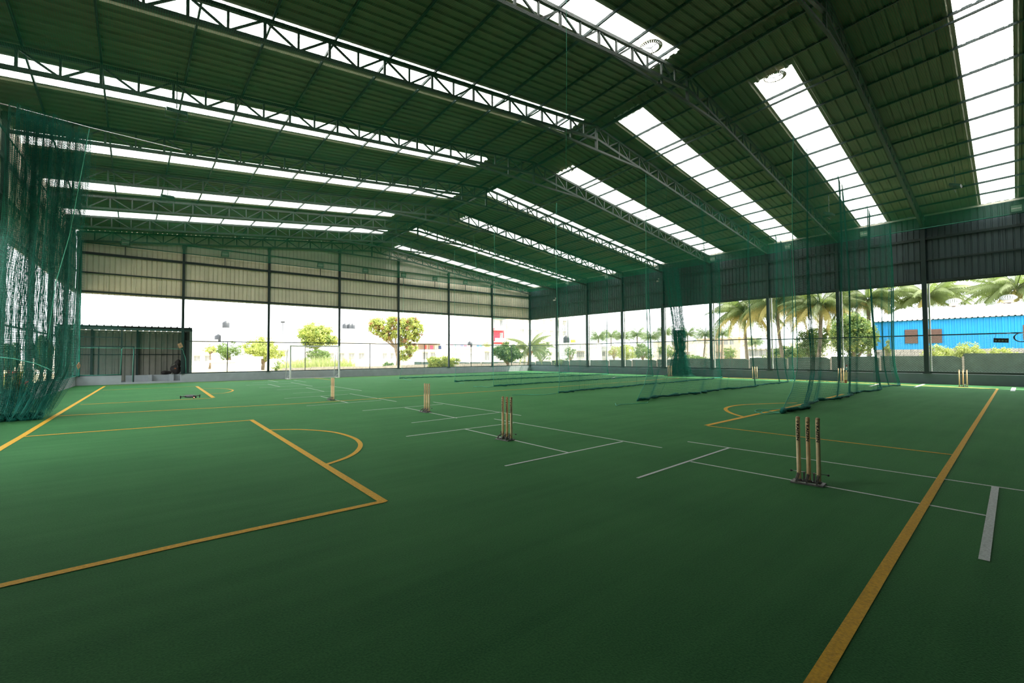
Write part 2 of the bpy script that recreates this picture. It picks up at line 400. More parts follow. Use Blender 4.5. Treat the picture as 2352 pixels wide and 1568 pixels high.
# purlins along the hall
PX_L = [-1.5, -0.2, 1.12, 2.42, 3.78, 5.18, 6.5, 7.8, 9.12, 10.5, 11.85, 13.0]
PX_R = [13.6, 14.9, 16.25, 17.6, 18.95, 20.25, 21.4, 22.7, 23.85, 25.0, 26.15, 27.2]
def purlin(x, dz=0.0, w_=0.04, h_=0.07):
    b = MB(); pts = []
    for y in ys:
        xx = x if x > 0 else x + (XL(y) - X0) * 0.35
        pts.append(Vector((xx, y, zroof(xx, y) - 0.045 + dz)))
    vs = []; fs = []
    for p in pts: vs += [p + Vector((-w_ / 2, 0, -h_ / 2)), p + Vector((w_ / 2, 0, -h_ / 2)), p + Vector((w_ / 2, 0, h_ / 2)), p + Vector((-w_ / 2, 0, h_ / 2))]
    for i in range(len(pts) - 1):
        for k in range(4): fs.append((4 * i + k, 4 * i + (k + 1) % 4, 4 * i + 4 + (k + 1) % 4, 4 * i + 4 + k))
    b.add(vs, fs); return b.build('purlin', M_STEEL, ceiling)
for x in PX_L + PX_R: purlin(x)
purlin(XRD, -0.30, 0.05, 0.06)
purlin(16.25, -0.22, 0.05, 0.05)

# ------------------------------------------------------------------ roof trusses
tr_names = ['closest to the back wall, its diagonals against the gable', 'second from the back wall', 'third from the back wall', 'fourth from the back wall', 'fifth from the back wall',
            'sixth from the back wall, behind the net curtain', 'crossing the whole picture, its apex under the long white skylights', 'overhead, its apex near the top edge of the photo', 'nearest one in view, at the top right', 'just behind the view overhead', 'over the wall behind the camera']
def unit_bar():
    return mesh_of('truss_member', [(-.5, -.5, 0), (.5, -.5, 0), (.5, .5, 0), (-.5, .5, 0), (-.5, -.5, 1), (.5, -.5, 1), (.5, .5, 1), (-.5, .5, 1)], BOXF, M_TRUSS)
UB = unit_bar()
def member(name, parent, p, q, w_, me=None):
    p = Vector(p); q = Vector(q); d = q - p; L = d.length; z = d / L; y = Vector((0, 1, 0)); x = y.cross(z).normalized(); y = z.cross(x)
    m = Matrix(((x.x * w_, y.x * w_, z.x * L, p.x), (x.y * w_, y.y * w_, z.y * L, p.y), (x.z * w_, y.z * w_, z.z * L, p.z), (0, 0, 0, 1)))
    return link(name, me or UB, parent, matrix=m)
for j in range(0, 10):
    y = Yj(j) - 0.0 if j else D - 0.16
    xl = XL(y) + 0.05
    t = empty('roof_truss', (0, 0, 0))
    tag(t, 'shallow steel lattice roof truss, ' + tr_names[j] if j else 'shallow steel lattice roof truss ' + tr_names[0], 'truss', 'roof trusses')
    top = lambda x: zroof(x, y) - 0.13
    dep = 0.47
    bot = lambda x: top(x) - dep
    cw = 0.085
    ya_ = y + skew(XRD + 0.02, y)                      # apex
    Y2 = lambda x: (y + skew(x, y)) if x > XRD else y + (ya_ - y) * (x - xl) / (XRD - xl)
    member('top_chord', t, (xl, y, top(xl)), (XRD, ya_, top(XRD)), cw); member('top_chord', t, (XR, y, top(XR)), (XRD, ya_, top(XRD)), cw)
    member('bottom_chord', t, (xl, y, bot(xl)), (XRD, ya_, bot(XRD)), cw); member('bottom_chord', t, (XR, y, bot(XR)), (XRD, ya_, bot(XRD)), cw)
    zt = bot(XRD) - 0.42
    def xmeet(side):
        xs = np.linspace(XRD, XRD + side * 9, 400)
        for x in xs:
            if bot(x) <= zt + 0.02: return x
        return xs[-1]
    xa, xb = xmeet(-1), xmeet(1)
    member('tie_chord', t, (xa, Y2(xa), bot(xa)), (XRD - 1.3, Y2(XRD - 1.3), zt), 0.075); member('tie_chord', t, (XRD - 1.3, Y2(XRD - 1.3), zt), (XRD + 0.3, Y2(XRD + .3), zt), 0.075)
    member('tie_chord', t, (XRD + 0.3, Y2(XRD + .3), zt), (xb, Y2(xb), bot(xb)), 0.075)
    member('post', t, (XRD, ya_, zt), (XRD, ya_, top(XRD)), 0.08)
    # lattice
    for side, x_end in ((-1, xl), (1, XR)):
        step = 0.69 if side < 0 else 0.665
        n = int((abs(x_end - XRD)) / step); prevx = XRD
        for i in range(1, n + 1):
            x = XRD + side * i * step
            if side < 0 and x < xl + 0.1: break
            lo = bot(x)
            if i == 2 and zt < bot(x): lo = zt + 0.02
            member('strut', t, (x, Y2(x), lo), (x, Y2(x), top(x)), 0.055 if i % 2 == 0 else 0.045)
            if i % 2 == 1: member('diagonal', t, (prevx, Y2(prevx), top(prevx)), (x, Y2(x), bot(x)), 0.042)
            else: member('diagonal', t, (prevx, Y2(prevx), bot(prevx)), (x, Y2(x), top(x)), 0.042)
            prevx = x

# ------------------------------------------------------------------ columns
def column(x, y, ztop, label, group, w_=0.13):
    c = empty('steel_column', (x, y, 0)); tag(c, label, 'column', group)
    MB().box((-w_ / 2, -w_ / 2, Z_LOW), (w_ / 2, w_ / 2, ztop)).build('shaft', M_STEEL, c)
    MB().box((-w_ / 2 - 0.05, -w_ / 2 - 0.04, Z_LOW), (w_ / 2 + 0.05, w_ / 2 + 0.04, Z_LOW + 0.025)).build('base_plate', M_STEEL, c)
    MB().box((-w_ / 2 - 0.02, -w_ / 2 - 0.02, ztop - 0.2), (w_ / 2 + 0.02, w_ / 2 + 0.02, ztop - 0.02)).build('cap_plate', M_TRUSS, c)
    return c
for i in range(8):
    x = X0 + i * XBAY + (0.0 if i else 0.02); 
    lab = ['dark steel column at the left back corner behind green netting', 'dark steel column at the right end of the dark shed', 'dark steel column left of the white goal', 'dark steel column at the right post of the white goal',
           'dark steel column in front of the wide crowned tree', 'dark steel column between the wide tree and the crimson building', 'dark steel column beside the crimson building', 'dark steel column in the far corner of the hall'][i]
    column(min(x, XR), D, zroof(x, D) - 0.62 if 0 < i < 7 else zroof(x, D) - 0.1, lab, 'columns along the back wall', 0.14 if i in (0, 7) else 0.12)
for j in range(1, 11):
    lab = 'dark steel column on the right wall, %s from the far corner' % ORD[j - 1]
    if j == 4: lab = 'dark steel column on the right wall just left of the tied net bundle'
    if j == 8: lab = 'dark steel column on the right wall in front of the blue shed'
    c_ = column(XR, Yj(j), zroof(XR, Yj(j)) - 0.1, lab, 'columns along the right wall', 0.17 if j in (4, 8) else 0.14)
    MB().box((0.10, -0.16, 0.0), (0.15, -0.10, Z_OPEN)).build('sunlit_side_strip', M_GOAL, c_)  # added white strip standing in for the column's sunlit side
for j in range(1, 11):
    column(XL(Yj(j)), Yj(j), zroof(XL(Yj(j)), Yj(j)) - 0.1, 'dark steel column on the left wall, %s from the back corner' % ORD[j - 1], 'columns along the left wall', 0.14)

# ------------------------------------------------------------------ walls
def rail_box(parent, name, p, q, z, w_=0.05, h_=0.06, m=None):
    return MB().bar((p[0], p[1], z), (q[0], q[1], z), w_, h_).build(name, m or M_STEEL, parent)
def chain_link(parent, p, q, z0, z1, name='chain_link', pitch=0.085, r=0.0022):
    p = Vector(p); q = Vector(q); L = (q - p).length; d = (q - p) / L; H_ = z1 - z0; P = []
    n = int((L + H_) / pitch)
    for k in range(1, n):
        s = k * pitch
        for sgn in (1, -1):
            a0, b0 = max(0, s - H_), min(L, s)
            za, zb = (s - a0, s - b0)
            if sgn < 0: za, zb = H_ - za, H_ - zb
            P.append([(p.x + d.x * a0, p.y + d.y * a0, z0 + za), (p.x + d.x * b0, p.y + d.y * b0, z0 + zb)])
    V, Q = strands(np.array(P), r)
    return tag(link(name, np_mesh(name, V, Q, M_WIRE), parent), kind='stuff')
# back wall
wb = tag(empty('wall_back'), kind='structure')
bw0, bw1 = D, D + 0.2
b = MB(); b.box((X0 - 0.2, bw0, 0), (-0.06, bw1, Z_LOW)).build('plinth', M_PLINTH, wb)
MB().box((-0.06, bw0, 0), (2.45, bw1, 0.10)).build('plinth', M_PLINTH, wb)
MB().box((2.45, bw0, 0), (XR + 0.2, bw1, Z_LOW)).build('plinth', M_PLINTH, wb)
nsh = 28
for i in range(nsh):
    xa = X0 + (XR - X0) * i / nsh; xb_ = X0 + (XR - X0) * (i + 1) / nsh
    wall_sheet(wb, (xa, D + 0.10), (xb_, D + 0.10), Z_OPEN - 0.02, lambda x, y: zroof(x, D) + 0.05, M_SHB, (0, 1))
for z, h_ in ((4.70, 0.09), (5.66, 0.06), (6.64, 0.12), (7.6, 0.05)):
    for i in range(7):
        a, c = X0 + i * XBAY + 0.06, X0 + (i + 1) * XBAY - 0.06
        if z > 7.5 and i in (0, 6): continue
        rail_box(wb, 'girt', (a, D + 0.04), (c, D + 0.04), z, 0.06, h_)
for i in range(7):
    a, c = X0 + i * XBAY + 0.06, X0 + (i + 1) * XBAY - 0.06
    if i == 0:
        rail_box(wb, 'fence_rail', (a, D + 0.03), (-0.06, D + 0.03), 2.42, 0.05, 0.04); rail_box(wb, 'fence_rail', (a, D + 0.03), (0.45, D + 0.03), 1.95, 0.05, 0.05)
        rail_box(wb, 'fence_rail', (a, D + 0.03), (-0.06, D + 0.03), Z_LOW + 0.03, 0.06, 0.05)
        MB().box((-0.98, D, Z_LOW), (-0.93, D + 0.05, 1.95)).build('fence_post', M_STEEL, wb)
        MB().box((-0.10, D, Z_LOW), (-0.04, D + 0.06, 2.95)).build('fence_post', M_STEEL, wb)
        MB().box((0.40, D, 0.10), (0.46, D + 0.06, 1.95)).build('fence_post', M_STEEL, wb)
        chain_link(wb, (-0.93, D + 0.03), (-0.1, D + 0.03), Z_LOW + 0.05, 1.93); chain_link(wb, (-0.04, D + 0.03), (0.40, D + 0.03), 0.12, 1.93)
        continue
    rail_box(wb, 'fence_rail', (a, D + 0.03), (c, D + 0.03), Z_RAIL, 0.05, 0.05)
    rail_box(wb, 'fence_rail', (a, D + 0.03), (c, D + 0.03), Z_LOW + 0.035, 0.06, 0.06)
    MB().box(((a + c) / 2 - 0.02, D + 0.01, Z_LOW + 0.05), ((a + c) / 2 + 0.02, D + 0.05, Z_RAIL)).build('fence_post', M_STEEL, wb)
    chain_link(wb, (a, D + 0.06), (c, D + 0.06), Z_LOW + 0.05, Z_RAIL, pitch=0.10, r=0.0016)
# right wall
wr = tag(empty('wall_right'), kind='structure')
MB().box((XR, YF, 0), (XR + 0.2, D + 0.2, Z_LOW)).build('plinth', mat('slate grey painted plaster', (0.15, 0.19, 0.21), 0.8, noise=(3, 0.08)), wr)
nsh = 32
for i in range(nsh):
    ya = YF + (D - YF) * i / nsh; yb = YF + (D - YF) * (i + 1) / nsh
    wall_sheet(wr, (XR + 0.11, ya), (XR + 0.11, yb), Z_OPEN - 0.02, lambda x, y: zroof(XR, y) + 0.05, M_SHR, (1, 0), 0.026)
for j in range(10):
    a, c = Yj(j) - 0.07, Yj(j + 1) + 0.07
    for z, h_ in ((4.70, 0.09), (5.67, 0.06), (6.66, 0.11)): rail_box(wr, 'girt', (XR + 0.04, a), (XR + 0.04, c), z, 0.06, h_)
    rail_box(wr, 'girt', (XR - 0.02, a), (XR - 0.02, c), zroof(XR, (a + c) / 2) - 0.06, 0.05, 0.07, M_SHB)
    rail_box(wr, 'fence_rail', (XR + 0.03, a), (XR + 0.03, c), Z_RAIL - (0.06 if j > 5 else 0.0), 0.05, 0.05)
    rail_box(wr, 'fence_rail', (XR + 0.03, a), (XR + 0.03, c), Z_LOW + 0.05, 0.07, 0.09)
    chain_link(wr, (XR + 0.06, a), (XR + 0.06, c), Z_LOW + 0.05, Z_RAIL - 0.03, pitch=0.105, r=0.0036)
# left wall (slightly out of square)
wl = tag(empty('wall_left'), kind='structure')
V = [(XL(YF), YF, 0), (XL(D), D, 0), (XL(D) - 0.2, D + 0.2, 0), (XL(YF) - 0.2, YF, 0)]; V += [(a, b_, Z_LOW) for a, b_, c in V]
MB().add(V, BOXF).build('plinth', M_PLINTH, wl)
for i in range(nsh):
    ya = YF + (D - YF) * i / nsh; yb = YF + (D - YF) * (i + 1) / nsh
    wall_sheet(wl, (XL(ya) - 0.11, ya), (XL(yb) - 0.11, yb), Z_OPEN - 0.02 if ya > 8 else 0.3, lambda x, y: zroof(XL(y), y) + 0.05, M_SHB, (-1, 0))  # unseen near bays sheeted down low, added to darken the foreground
for j in range(10):
    a, c = Yj(j) - 0.07, Yj(j + 1) + 0.07
    for z, h_ in ((4.70, 0.09), (5.67, 0.06), (6.66, 0.11)): rail_box(wl, 'girt', (XL(a) - 0.04, a), (XL(c) - 0.04, c), z, 0.06, h_)
    rail_box(wl, 'fence_rail', (XL(a) - 0.03, a), (XL(c) - 0.03, c), Z_RAIL, 0.05, 0.05)
    rail_box(wl, 'fence_rail', (XL(a) - 0.03, a), (XL(c) - 0.03, c), Z_LOW + 0.05, 0.06, 0.07)
# wall behind the camera: closed sheeting
wf = tag(empty('wall_front'), kind='structure')
nf = 20
for i in range(nf):
    xa = XL(YF) + (XR - XL(YF)) * i / nf; xb_ = XL(YF) + (XR - XL(YF)) * (i + 1) / nf
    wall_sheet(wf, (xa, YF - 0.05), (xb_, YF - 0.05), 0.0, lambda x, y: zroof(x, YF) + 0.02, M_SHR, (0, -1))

# ------------------------------------------------------------------ ceiling net
def flat_net(name, polyfn, label, m, pitch, r):
    pass
pit = 0.034
P = []
ysn = np.arange(YF + 0.1, D - 0.1, pit)
P1 = np.array([[(XL(y) + 0.08, y, Z_NET), (13, y, Z_NET - 0.02), (XR - 0.1, y, Z_NET)] for y in ysn])
xsn = np.arange(XL(YF) + 0.1, XR - 0.1, pit)
P2 = []
for x in xsn:
    yend = D - 0.12; yst = YF + 0.1
    if x < XL(D): yst = YF + 0.1; yend = min(yend, D - (X0 - x) / 0.05 - 0.1)
    if yend - yst < 0.3: continue
    P2.append([(x, yst, Z_NET), (x, (yst + yend) / 2, Z_NET - 0.02), (x, yend, Z_NET)])
cn = empty('ceiling_net', (0, 0, 0)); tag(cn, 'fine green safety net stretched flat under the roof trusses', 'net', 'nets')
V, Q = merge([strands(P1, 0.0017), strands(np.array(P2), 0.0017)])
tag(link('netting', np_mesh('netting', V, Q, M_NETC), cn), kind='stuff')
def rope(name, pts, r, m, parent, n=6): return MB().tube(pts, r, n).build(name, m, parent, True)
for pts in ([(XL(D) + 0.1, D - 0.1, Z_NET), (XR - 0.08, D - 0.1, Z_NET)], [(XR - 0.08, YF + 0.1, Z_NET), (XR - 0.08, D - 0.1, Z_NET)], [(XL(YF) + 0.1, YF + 0.1, Z_NET), (XL(D) + 0.1, D - 0.1, Z_NET)]):
    rope('edge_rope', pts, 0.022, M_HEM, cn)
# wall net hanging along the left wall
ln = empty('wall_net', (0, 0, 0)); tag(ln, 'green square mesh net hanging down the whole left wall', 'net', 'nets')
def surf_left(u, v):
    y = 10.0 + u * (D - 10.15); x = X0 - (D - y) * 0.05 + 0.12 + 0.03 * np.sin(y * 3.1) + 0.02 * np.sin(y * 7.7 + v * 3)
    return np.stack([x, y, 0.5 + v * (Z_NET - 0.5)], -1)
V, Q = net_grid(surf_left, 480, 150, 120, 8, 0.0022); tag(link('netting', np_mesh('netting', V, Q, M_NET), ln), kind='stuff')
rope('bottom_rope', [(XL(10) + 0.12, 10, 0.5), (XL(20) + 0.12, 20, 0.5), (XL(D) + 0.12, D - 0.15, 0.5)], 0.012, M_ROPE, ln)
rope('corner_rope', [(XL(D) + 0.14, D - 0.14, 0.45), (XL(D) + 0.12, D - 0.15, 3.5), (XL(D) + 0.12, D - 0.15, Z_NET)], 0.03, M_NET, ln)
bn = empty('gate_net', (0, 0, 0)); tag(bn, 'green square mesh net over the fence in front of the dark shed', 'net', 'nets')
def surf_gate(u, v): return np.stack([X0 + 0.15 + u * (-0.12 - X0 - 0.15), np.full_like(u, D - 0.10) + 0.01 * np.sin(u * 20), 0.5 + v * 2.5], -1)
V, Q = net_grid(surf_gate, 36, 54, 12, 6, 0.0022); tag(link('netting', np_mesh('netting', V, Q, M_NET), bn), kind='stuff')
def surf_gate2(u, v): return np.stack([-0.1 + u * 2.65, np.full_like(u, D - 0.10), 1.85 + v * 1.05], -1)
V, Q = net_grid(surf_gate2, 56, 22, 12, 6, 0.0022); tag(link('netting', np_mesh('netting', V, Q, M_NET), bn), kind='stuff')
rope('edge_rope', [(X0 + .15, D - .07, 1.88), (-0.15, D - .07, 1.87), (-0.06, D - .07, 1.84), (-0.1, D - .07, 0.5)], 0.012, M_ROPE, bn)
rope('edge_rope', [(-0.1, D - .07, 1.75), (-0.02, D - .07, 1.87), (1.2, D - .08, 1.86), (2.50, D - .07, 1.83), (2.65, D - .07, 1.3), (2.68, D - .07, 0.5)], 0.010, M_ROPE, bn)
rope('edge_rope', [(0.42, D - .07, 1.84), (0.40, D - .07, 1.0), (0.38, D - .07, 0.12)], 0.010, M_ROPE, bn)
rope('edge_rope', [(X0 + .15, D - .07, 0.52), (-0.9, D - .08, 0.5), (-0.1, D - .07, 0.52)], 0.012, M_ROPE, bn)

# ------------------------------------------------------------------ divider nets between the pitches
def divider(idx, x0, x1, y0, y1, lean, label, cell, seed, folds):
    rnd = np.random.RandomState(seed)
    t = empty('divider_net', (0, 0, 0)); tag(t, label, 'net', 'divider nets')
    ph = rnd.rand(8) * 6.28; L = x1 - x0
    def surf(u, v):
        low = np.clip(1 - v * Z_NET / 1.3, 0, 1) ** 2
        x = x0 + u * L - lean * low * (1 - u) ** 1.5 + folds * 0.17 * np.sin(u * 34 + ph[0]) * (1 - v * 0.6)
        y = y0 + (y1 - y0) * u + folds * (0.15 * np.sin(u * 22 + ph[1] + v * 0.7) + 0.07 * np.sin(u * 61 + ph[2]) * (1 - 0.5 * v)) + 0.05 * np.sin(v * 5 + u * 9 + ph[3]) - 0.15 * low
        z = v * (Z_NET - 0.10) + 0.02
        return np.stack([x, y, z], -1)
    nu = int(L * (1.06 + 0.12 * folds) / cell); nv = int(Z_NET / cell)
    V, Q = net_grid(surf, nu, nv, 170, 18, 0.0025)
    tag(link('netting', np_mesh('netting', V, Q, M_NET), t), kind='stuff')
    # rolled hem lying on the turf
    us = np.linspace(0, 1, 110); P = surf(us, np.zeros_like(us)); pts = []; rs = []
    for i, p in enumerate(P):
        k = math.exp(-i / 28) * folds
        pts.append((p[0], p[1] + 0.02 * math.sin(i * 1.7 + seed), 0.025 + 0.02 * abs(math.sin(i * 0.9 + seed)) + 0.01 * rnd.rand()))
        rs.append(0.016 + 0.018 * rnd.rand() + 0.035 * k * rnd.rand())
    MB().tube(pts, rs, 7).build('hem', M_HEM, t, True)
    if folds > 0.7: MB().tube([(p[0], p[1] + 0.05 * math.sin(i * 1.1) - 0.03, p[2] + 0.02) for i, p in enumerate(pts[:70])], [q * (0.9 + 0.5 * math.sin(i * 0.8)) for i, q in enumerate(rs[:70])], 6).build('hem', M_HEM, t, True)
    e = surf(np.zeros(16), np.linspace(0, 1, 16)); rope('edge_rope', [tuple(q) for q in e], 0.009, M_ROPE, t)
    e = surf(np.ones(16), np.linspace(0, 1, 16)); rope('edge_rope', [tuple(q) for q in e], 0.02, M_NET, t)
    # bunched vertical folds at the far edge
    for k in range(5):
        uu = 1 - 0.006 * (k + 1); e = surf(np.full(12, uu), np.linspace(0, 1, 12)); e[:, 1] += 0.03 * k
        rope('fold', [tuple(q) for q in e], 0.006, M_NET, t, 4)
    for k in range(3):
        uu = (k + 0.3 + rnd.rand() * 0.5) / 4; e = surf(uu + 0.012 * np.sin(np.linspace(0, 5, 14)) , np.linspace(0, 1, 14)); 
        rope('fold', [tuple(q) for q in e], 0.0035, M_NET, t, 4)
    return surf
divider(0, 13.35, 26.9, 4.62, 5.15, 1.55, 'green divider net hanging nearest the tall stumps, hem heaped at its near end', 0.048, 4, 0.8)
divider(1, 12.45, 26.6, 8.45, 9.2, 0.95, 'green divider net between the bundle and the nearest divider, hem trailing on turf', 0.055, 5, 0.75)
divider(2, 12.3, 27.2, 12.2, 13.3, 0.2, 'green divider net whose near corner has a long loose rope on the turf', 0.065, 7, 0.5)
divider(3, 12.8, 26.2, 16.65, 17.45, 0.1, 'green divider net with wavy hem, fourth from the camera', 0.08, 9, 0.5)
divider(4, 13.6, 26.5, 21.1, 21.2, 0.2, 'green divider net with straight hem, second closest to the back wall', 0.09, 11, 0.4)
divider(5, 13.4, 27.1, 26.6, 25.7, 0.3, 'green divider net closest to the back wall', 0.10, 13, 0.3)
def ground_rope(name, px, label, r=0.008):
    pts = smooth_curve([gz(*p, 0.012) for p in px], 5); o = MB().tube(pts, r, 5).build(name, M_ROPE, None, True); tag(o, label, 'rope', 'loose ropes on the turf'); return o
ground_rope('loose_rope', [(1795, 938), (1770, 941), (1745, 940), (1734, 943), (1740, 947), (1765, 950), (1790, 948), (1770, 945), (1752, 944), (1748, 948)], 'pale green rope looped on the yellow line at the nearest net heap')
ground_rope('loose_rope', [(1488, 922), (1484, 925), (1460, 926.5), (1440, 927.5), (1422, 929), (1416, 931), (1413, 926)], 'pale green rope trailing left from the second net heap')
ground_rope('loose_rope', [(1277, 903), (1250, 906), (1220, 906), (1195, 906), (1176, 907)], 'pale green rope stretched straight on turf behind the middle stumps')
ground_rope('loose_rope', [(1133, 887), (1120, 889), (1105, 887), (1096, 888), (1087, 887)], 'pale wavy rope at the corner of the fourth divider net')
ground_rope('loose_rope', [(1043, 876), (1050, 878), (1065, 880)], 'short pale rope end at the fifth divider net')
ground_rope('loose_rope', [(925, 867), (930, 871), (945, 873)], 'short pale rope end at the divider net nearest the back wall')
# cords hanging the nets from the roof
for k, (a, b_, lab) in enumerate([((1003, 600), (1018, 760), 'thin teal cord hanging in front of the middle of the gable wall'), ((1088, 540), (1101, 730), 'thin teal cord hanging right of the gable columns'),
                                  ((1303, 225), (1300, 385), 'pale thin cord hanging from the roof above the middle stumps'), ((1752, 118), (1751, 190), 'short green cord hanging beside the round roof vent')]):
    pa = gy(*a, [24.5, 18.0, 7.0, 6.0][k]); pb = gy(*b_, [24.5, 18.0, 7.0, 6.0][k]); pa.z = min(pa.z, zroof(pa.x, pa.y) - 0.1)
    if k == 2: pa.z = zroof(pa.x, pa.y) + 0.02
    tag(MB().tube([pa, (pa + pb) / 2 + Vector((0.02, 0, 0)), pb], 0.006, 5).build('hanging_twine', M_ROPE, None, True), lab, 'twine', 'hanging twines')

# ------------------------------------------------------------------ gathered curtain of netting on the left
lc = empty('net_curtain', (-1.3, 15.3, 0)); tag(lc, 'thick gathered curtain of green net at the far left, heaped on the turf', 'net')
def surf_cur(u, v):
    low = np.clip(1 - v * 6.95 / 1.1, 0, 1)
    a = u * 2 * PI * 9.0
    wtop = 1.30; x = -2.05 + u * (wtop - 0.20 * (1 - v)) + 0.10 * np.sin(a * 1.0 + 1) + (-0.28 * low) * u + 0.20 * np.sin(PI * np.clip(v * 1.6, 0, 1)) * (u - 0.7)
    y = 15.35 + (0.30 + 0.16 * np.sin(u * 13)) * np.sin(a) + 0.10 * np.sin(a * 2.7 + v * 3) - 0.45 * low ** 2 + 0.5 * low ** 2 * np.sin(a * 0.7)
    z = 0.03 + v * 6.95 + 0.18 * low * np.abs(np.sin(a * 1.3)) + 0.10 * np.sin(u * 3.1 + 1) * v
    return np.stack([x - 0.12 * (1 - v), y, z], -1)
V, Q = net_grid(surf_cur, 250, 150, 300, 36, 0.0025)
tag(link('netting', np_mesh('netting', V, Q, M_NET), lc, loc=(1.3, -15.3, 0)), kind='stuff')
def surf_cur2(u, v):
    p = surf_cur(u, v); p[..., 1] += 0.35; p[..., 0] += 0.05 + 0.04 * np.sin(v * 9); return p
V, Q = net_grid(surf_cur2, 170, 110, 220, 30, 0.0025)
tag(link('netting', np_mesh('netting', V, Q, M_NET), lc, loc=(1.3, -15.3, 0)), kind='stuff')
for k in range(5):
    pts = []; rs = []
    for i in range(26):
        u = i / 25; pts.append((-2.35 + u * 0.95 - 1.3 + 1.3 + 0.03 * math.sin(i), 14.9 + 0.09 * k + 0.05 * math.sin(i * 1.3 + k), 0.035 + 0.03 * k * (1 - abs(k - 2) / 3) + 0.02 * math.sin(i * 0.9 + k))); rs.append(0.035 + 0.02 * abs(math.sin(i * 1.1 + k)))
    MB().tube(pts, rs, 6).build('hem', M_HEM, lc, True, (1.3, -15.3, 0))
rope('pull_rope', [tuple(gy(*p, 15.0)) for p in ((205, 296), (190, 380), (160, 540), (128, 650), (110, 780))], 0.008, M_ROPE, lc).location = (1.3, -15.3, 0)
rope('pull_rope', [tuple(gy(*p, 14.8)) for p in ((-10, 819), (30, 823), (80, 834), (110, 846), (123, 854))], 0.008, M_ROPE, lc).location = (1.3, -15.3, 0)
pa, pb = gz(-20, 232, 7.1), gz(206, 293, 7.1)
tag(MB().tube([pa, pb, gz(420, 345, 7.0)], 0.012, 6).build('support_cable', M_CHROME, None, True), 'taut pale cable carrying the gathered net curtain at far left', 'cable')
# tied bundle of netting on the right wall
tb = empty('net_bundle', (27.45, 16.12, 0)); tag(tb, 'green net bundle hanging by the right wall, tied into a narrow waist', 'net')
zs_ = np.array([0.0, 0.12, 0.5, 1.2, 1.5, 1.58, 1.75, 2.2, 2.75, 3.1, 3.6, 7.05]); rr_ = np.array([0.88, 0.66, 0.58, 0.46, 0.34, 0.27, 0.38, 0.44, 0.42, 0.36, 0.36, 0.44])
def surf_b(u, v):
    z = np.where(v < 0.55, v / 0.55 * 3.1, 3.1 + (v - 0.55) / 0.45 * 3.95); r = np.interp(z, zs_, rr_)
    a = u * 2 * PI; rr = r * (1 + 0.22 * np.sin(a * 9 + z * 0.6) + 0.1 * np.sin(a * 17))
    lean = np.interp(z, [0, 1.5, 3.1, 7.05], [0, 0.02, 0.06, 0.62])
    return np.stack([rr * np.cos(a) * 0.62, rr * np.sin(a) + lean, 0.02 + z], -1)
V, Q = net_grid(surf_b, 150, 170, 140, 60, 0.0036); tag(link('netting', np_mesh('netting', V, Q, M_NET), tb), kind='stuff')
def surf_b2(u, v):
    p = surf_b(u, v * 0.52); c = p.copy(); c[..., 0] *= 0.75; c[..., 1] *= 0.75; return c
V, Q = net_grid(surf_b2, 150, 130, 130, 40, 0.005); tag(link('netting', np_mesh('netting', V, Q, M_NET), tb), kind='stuff')
MB().tube([(0.19 * math.cos(t), 0.02 + 0.27 * math.sin(t), 1.58) for t in np.linspace(0, 2 * PI, 14)], 0.02, 6).build('tie_cord', M_HEM, tb, True)

# ------------------------------------------------------------------ cricket stumps
SR = 0.0205; SH = 0.70
def text_mesh(s, size, m):
    cu = bpy.data.curves.new('lettering', 'FONT'); cu.body = s; cu.size = size; cu.resolution_u = 2; cu.offset = size * 0.03
    o = bpy.data.objects.new('lettering', cu); COL.objects.link(o)
    bpy.context.view_layer.update(); dg = bpy.context.evaluated_depsgraph_get()
    me = bpy.data.meshes.new_from_object(o.evaluated_get(dg)); bpy.data.objects.remove(o)
    return me
def lettering_mesh(rad):
    """KAIZEN with a diamond, reading downwards, wrapped on the -X side of a stump"""
    me0 = text_mesh('KAIZEN', 0.046, M_INK)
    bm = bmesh.new(); bm.from_mesh(me0)
    yy_ = [v.co.y for v in bm.verts]
    for k in range(1, 9):
        c_ = min(yy_) + (max(yy_) - min(yy_)) * k / 9
        bmesh.ops.bisect_plane(bm, geom=bm.verts[:] + bm.edges[:] + bm.faces[:], plane_co=(0, c_, 0), plane_no=(0, 1, 0))
    bmesh.ops.triangulate(bm, faces=bm.faces)
    xs = [v.co.x for v in bm.verts]; ys_ = [v.co.y for v in bm.verts]
    x0, x1 = min(xs), max(xs); y0, y1 = min(ys_), max(ys_)
    for v in bm.verts:
        s = (v.co.x - x0) / (x1 - x0); t = (v.co.y - y0) / (y1 - y0)
        v.co.x = SH - 0.083 - s * 0.176; v.co.y = (0.5 - t) * 0.027; v.co.z = 0
    # bend: x -> height, y -> angle
    def bend(v):
        h = v.co.x; a = v.co.y / rad; rr = rad + 0.0009
        v.co = Vector((-rr * math.cos(a), -rr * math.sin(a) * -1, h))
    for v in bm.verts: bend(v)
    def diamond(r0, r1):
        c = SH - 0.058
        ring = []
        for r in (r0, r1):
            for k in range(4):
                t = k * PI / 2; hh = c + r * math.cos(t) * 1.05; yy = r * math.sin(t) * 1.0
                v = bm.verts.new((hh, yy, 0)); bend(v); ring.append(v)
        for k in range(4): bm.faces.new((ring[k], ring[(k + 1) % 4], ring[4 + (k + 1) % 4], ring[4 + k]))
    diamond(0.0055, 0.0125)
    me = bpy.data.meshes.new('lettering'); bm.to_mesh(me); bm.free(); me.materials.append(M_INK); return me
prof = [(SR * 0.8, 0.0), (SR, 0.02), (SR, SH - 0.022), (SR * 0.9, SH - 0.010), (SR * 0.55, SH - 0.002), (SR * 0.1, SH)]
def stump_me(m): 
    b = MB().lathe(prof[:3], n=20); return mesh_of('shaft', b.v, b.f, m, True)
S_A, S_B = stump_me(M_WOOD), stump_me(M_WOOD2)
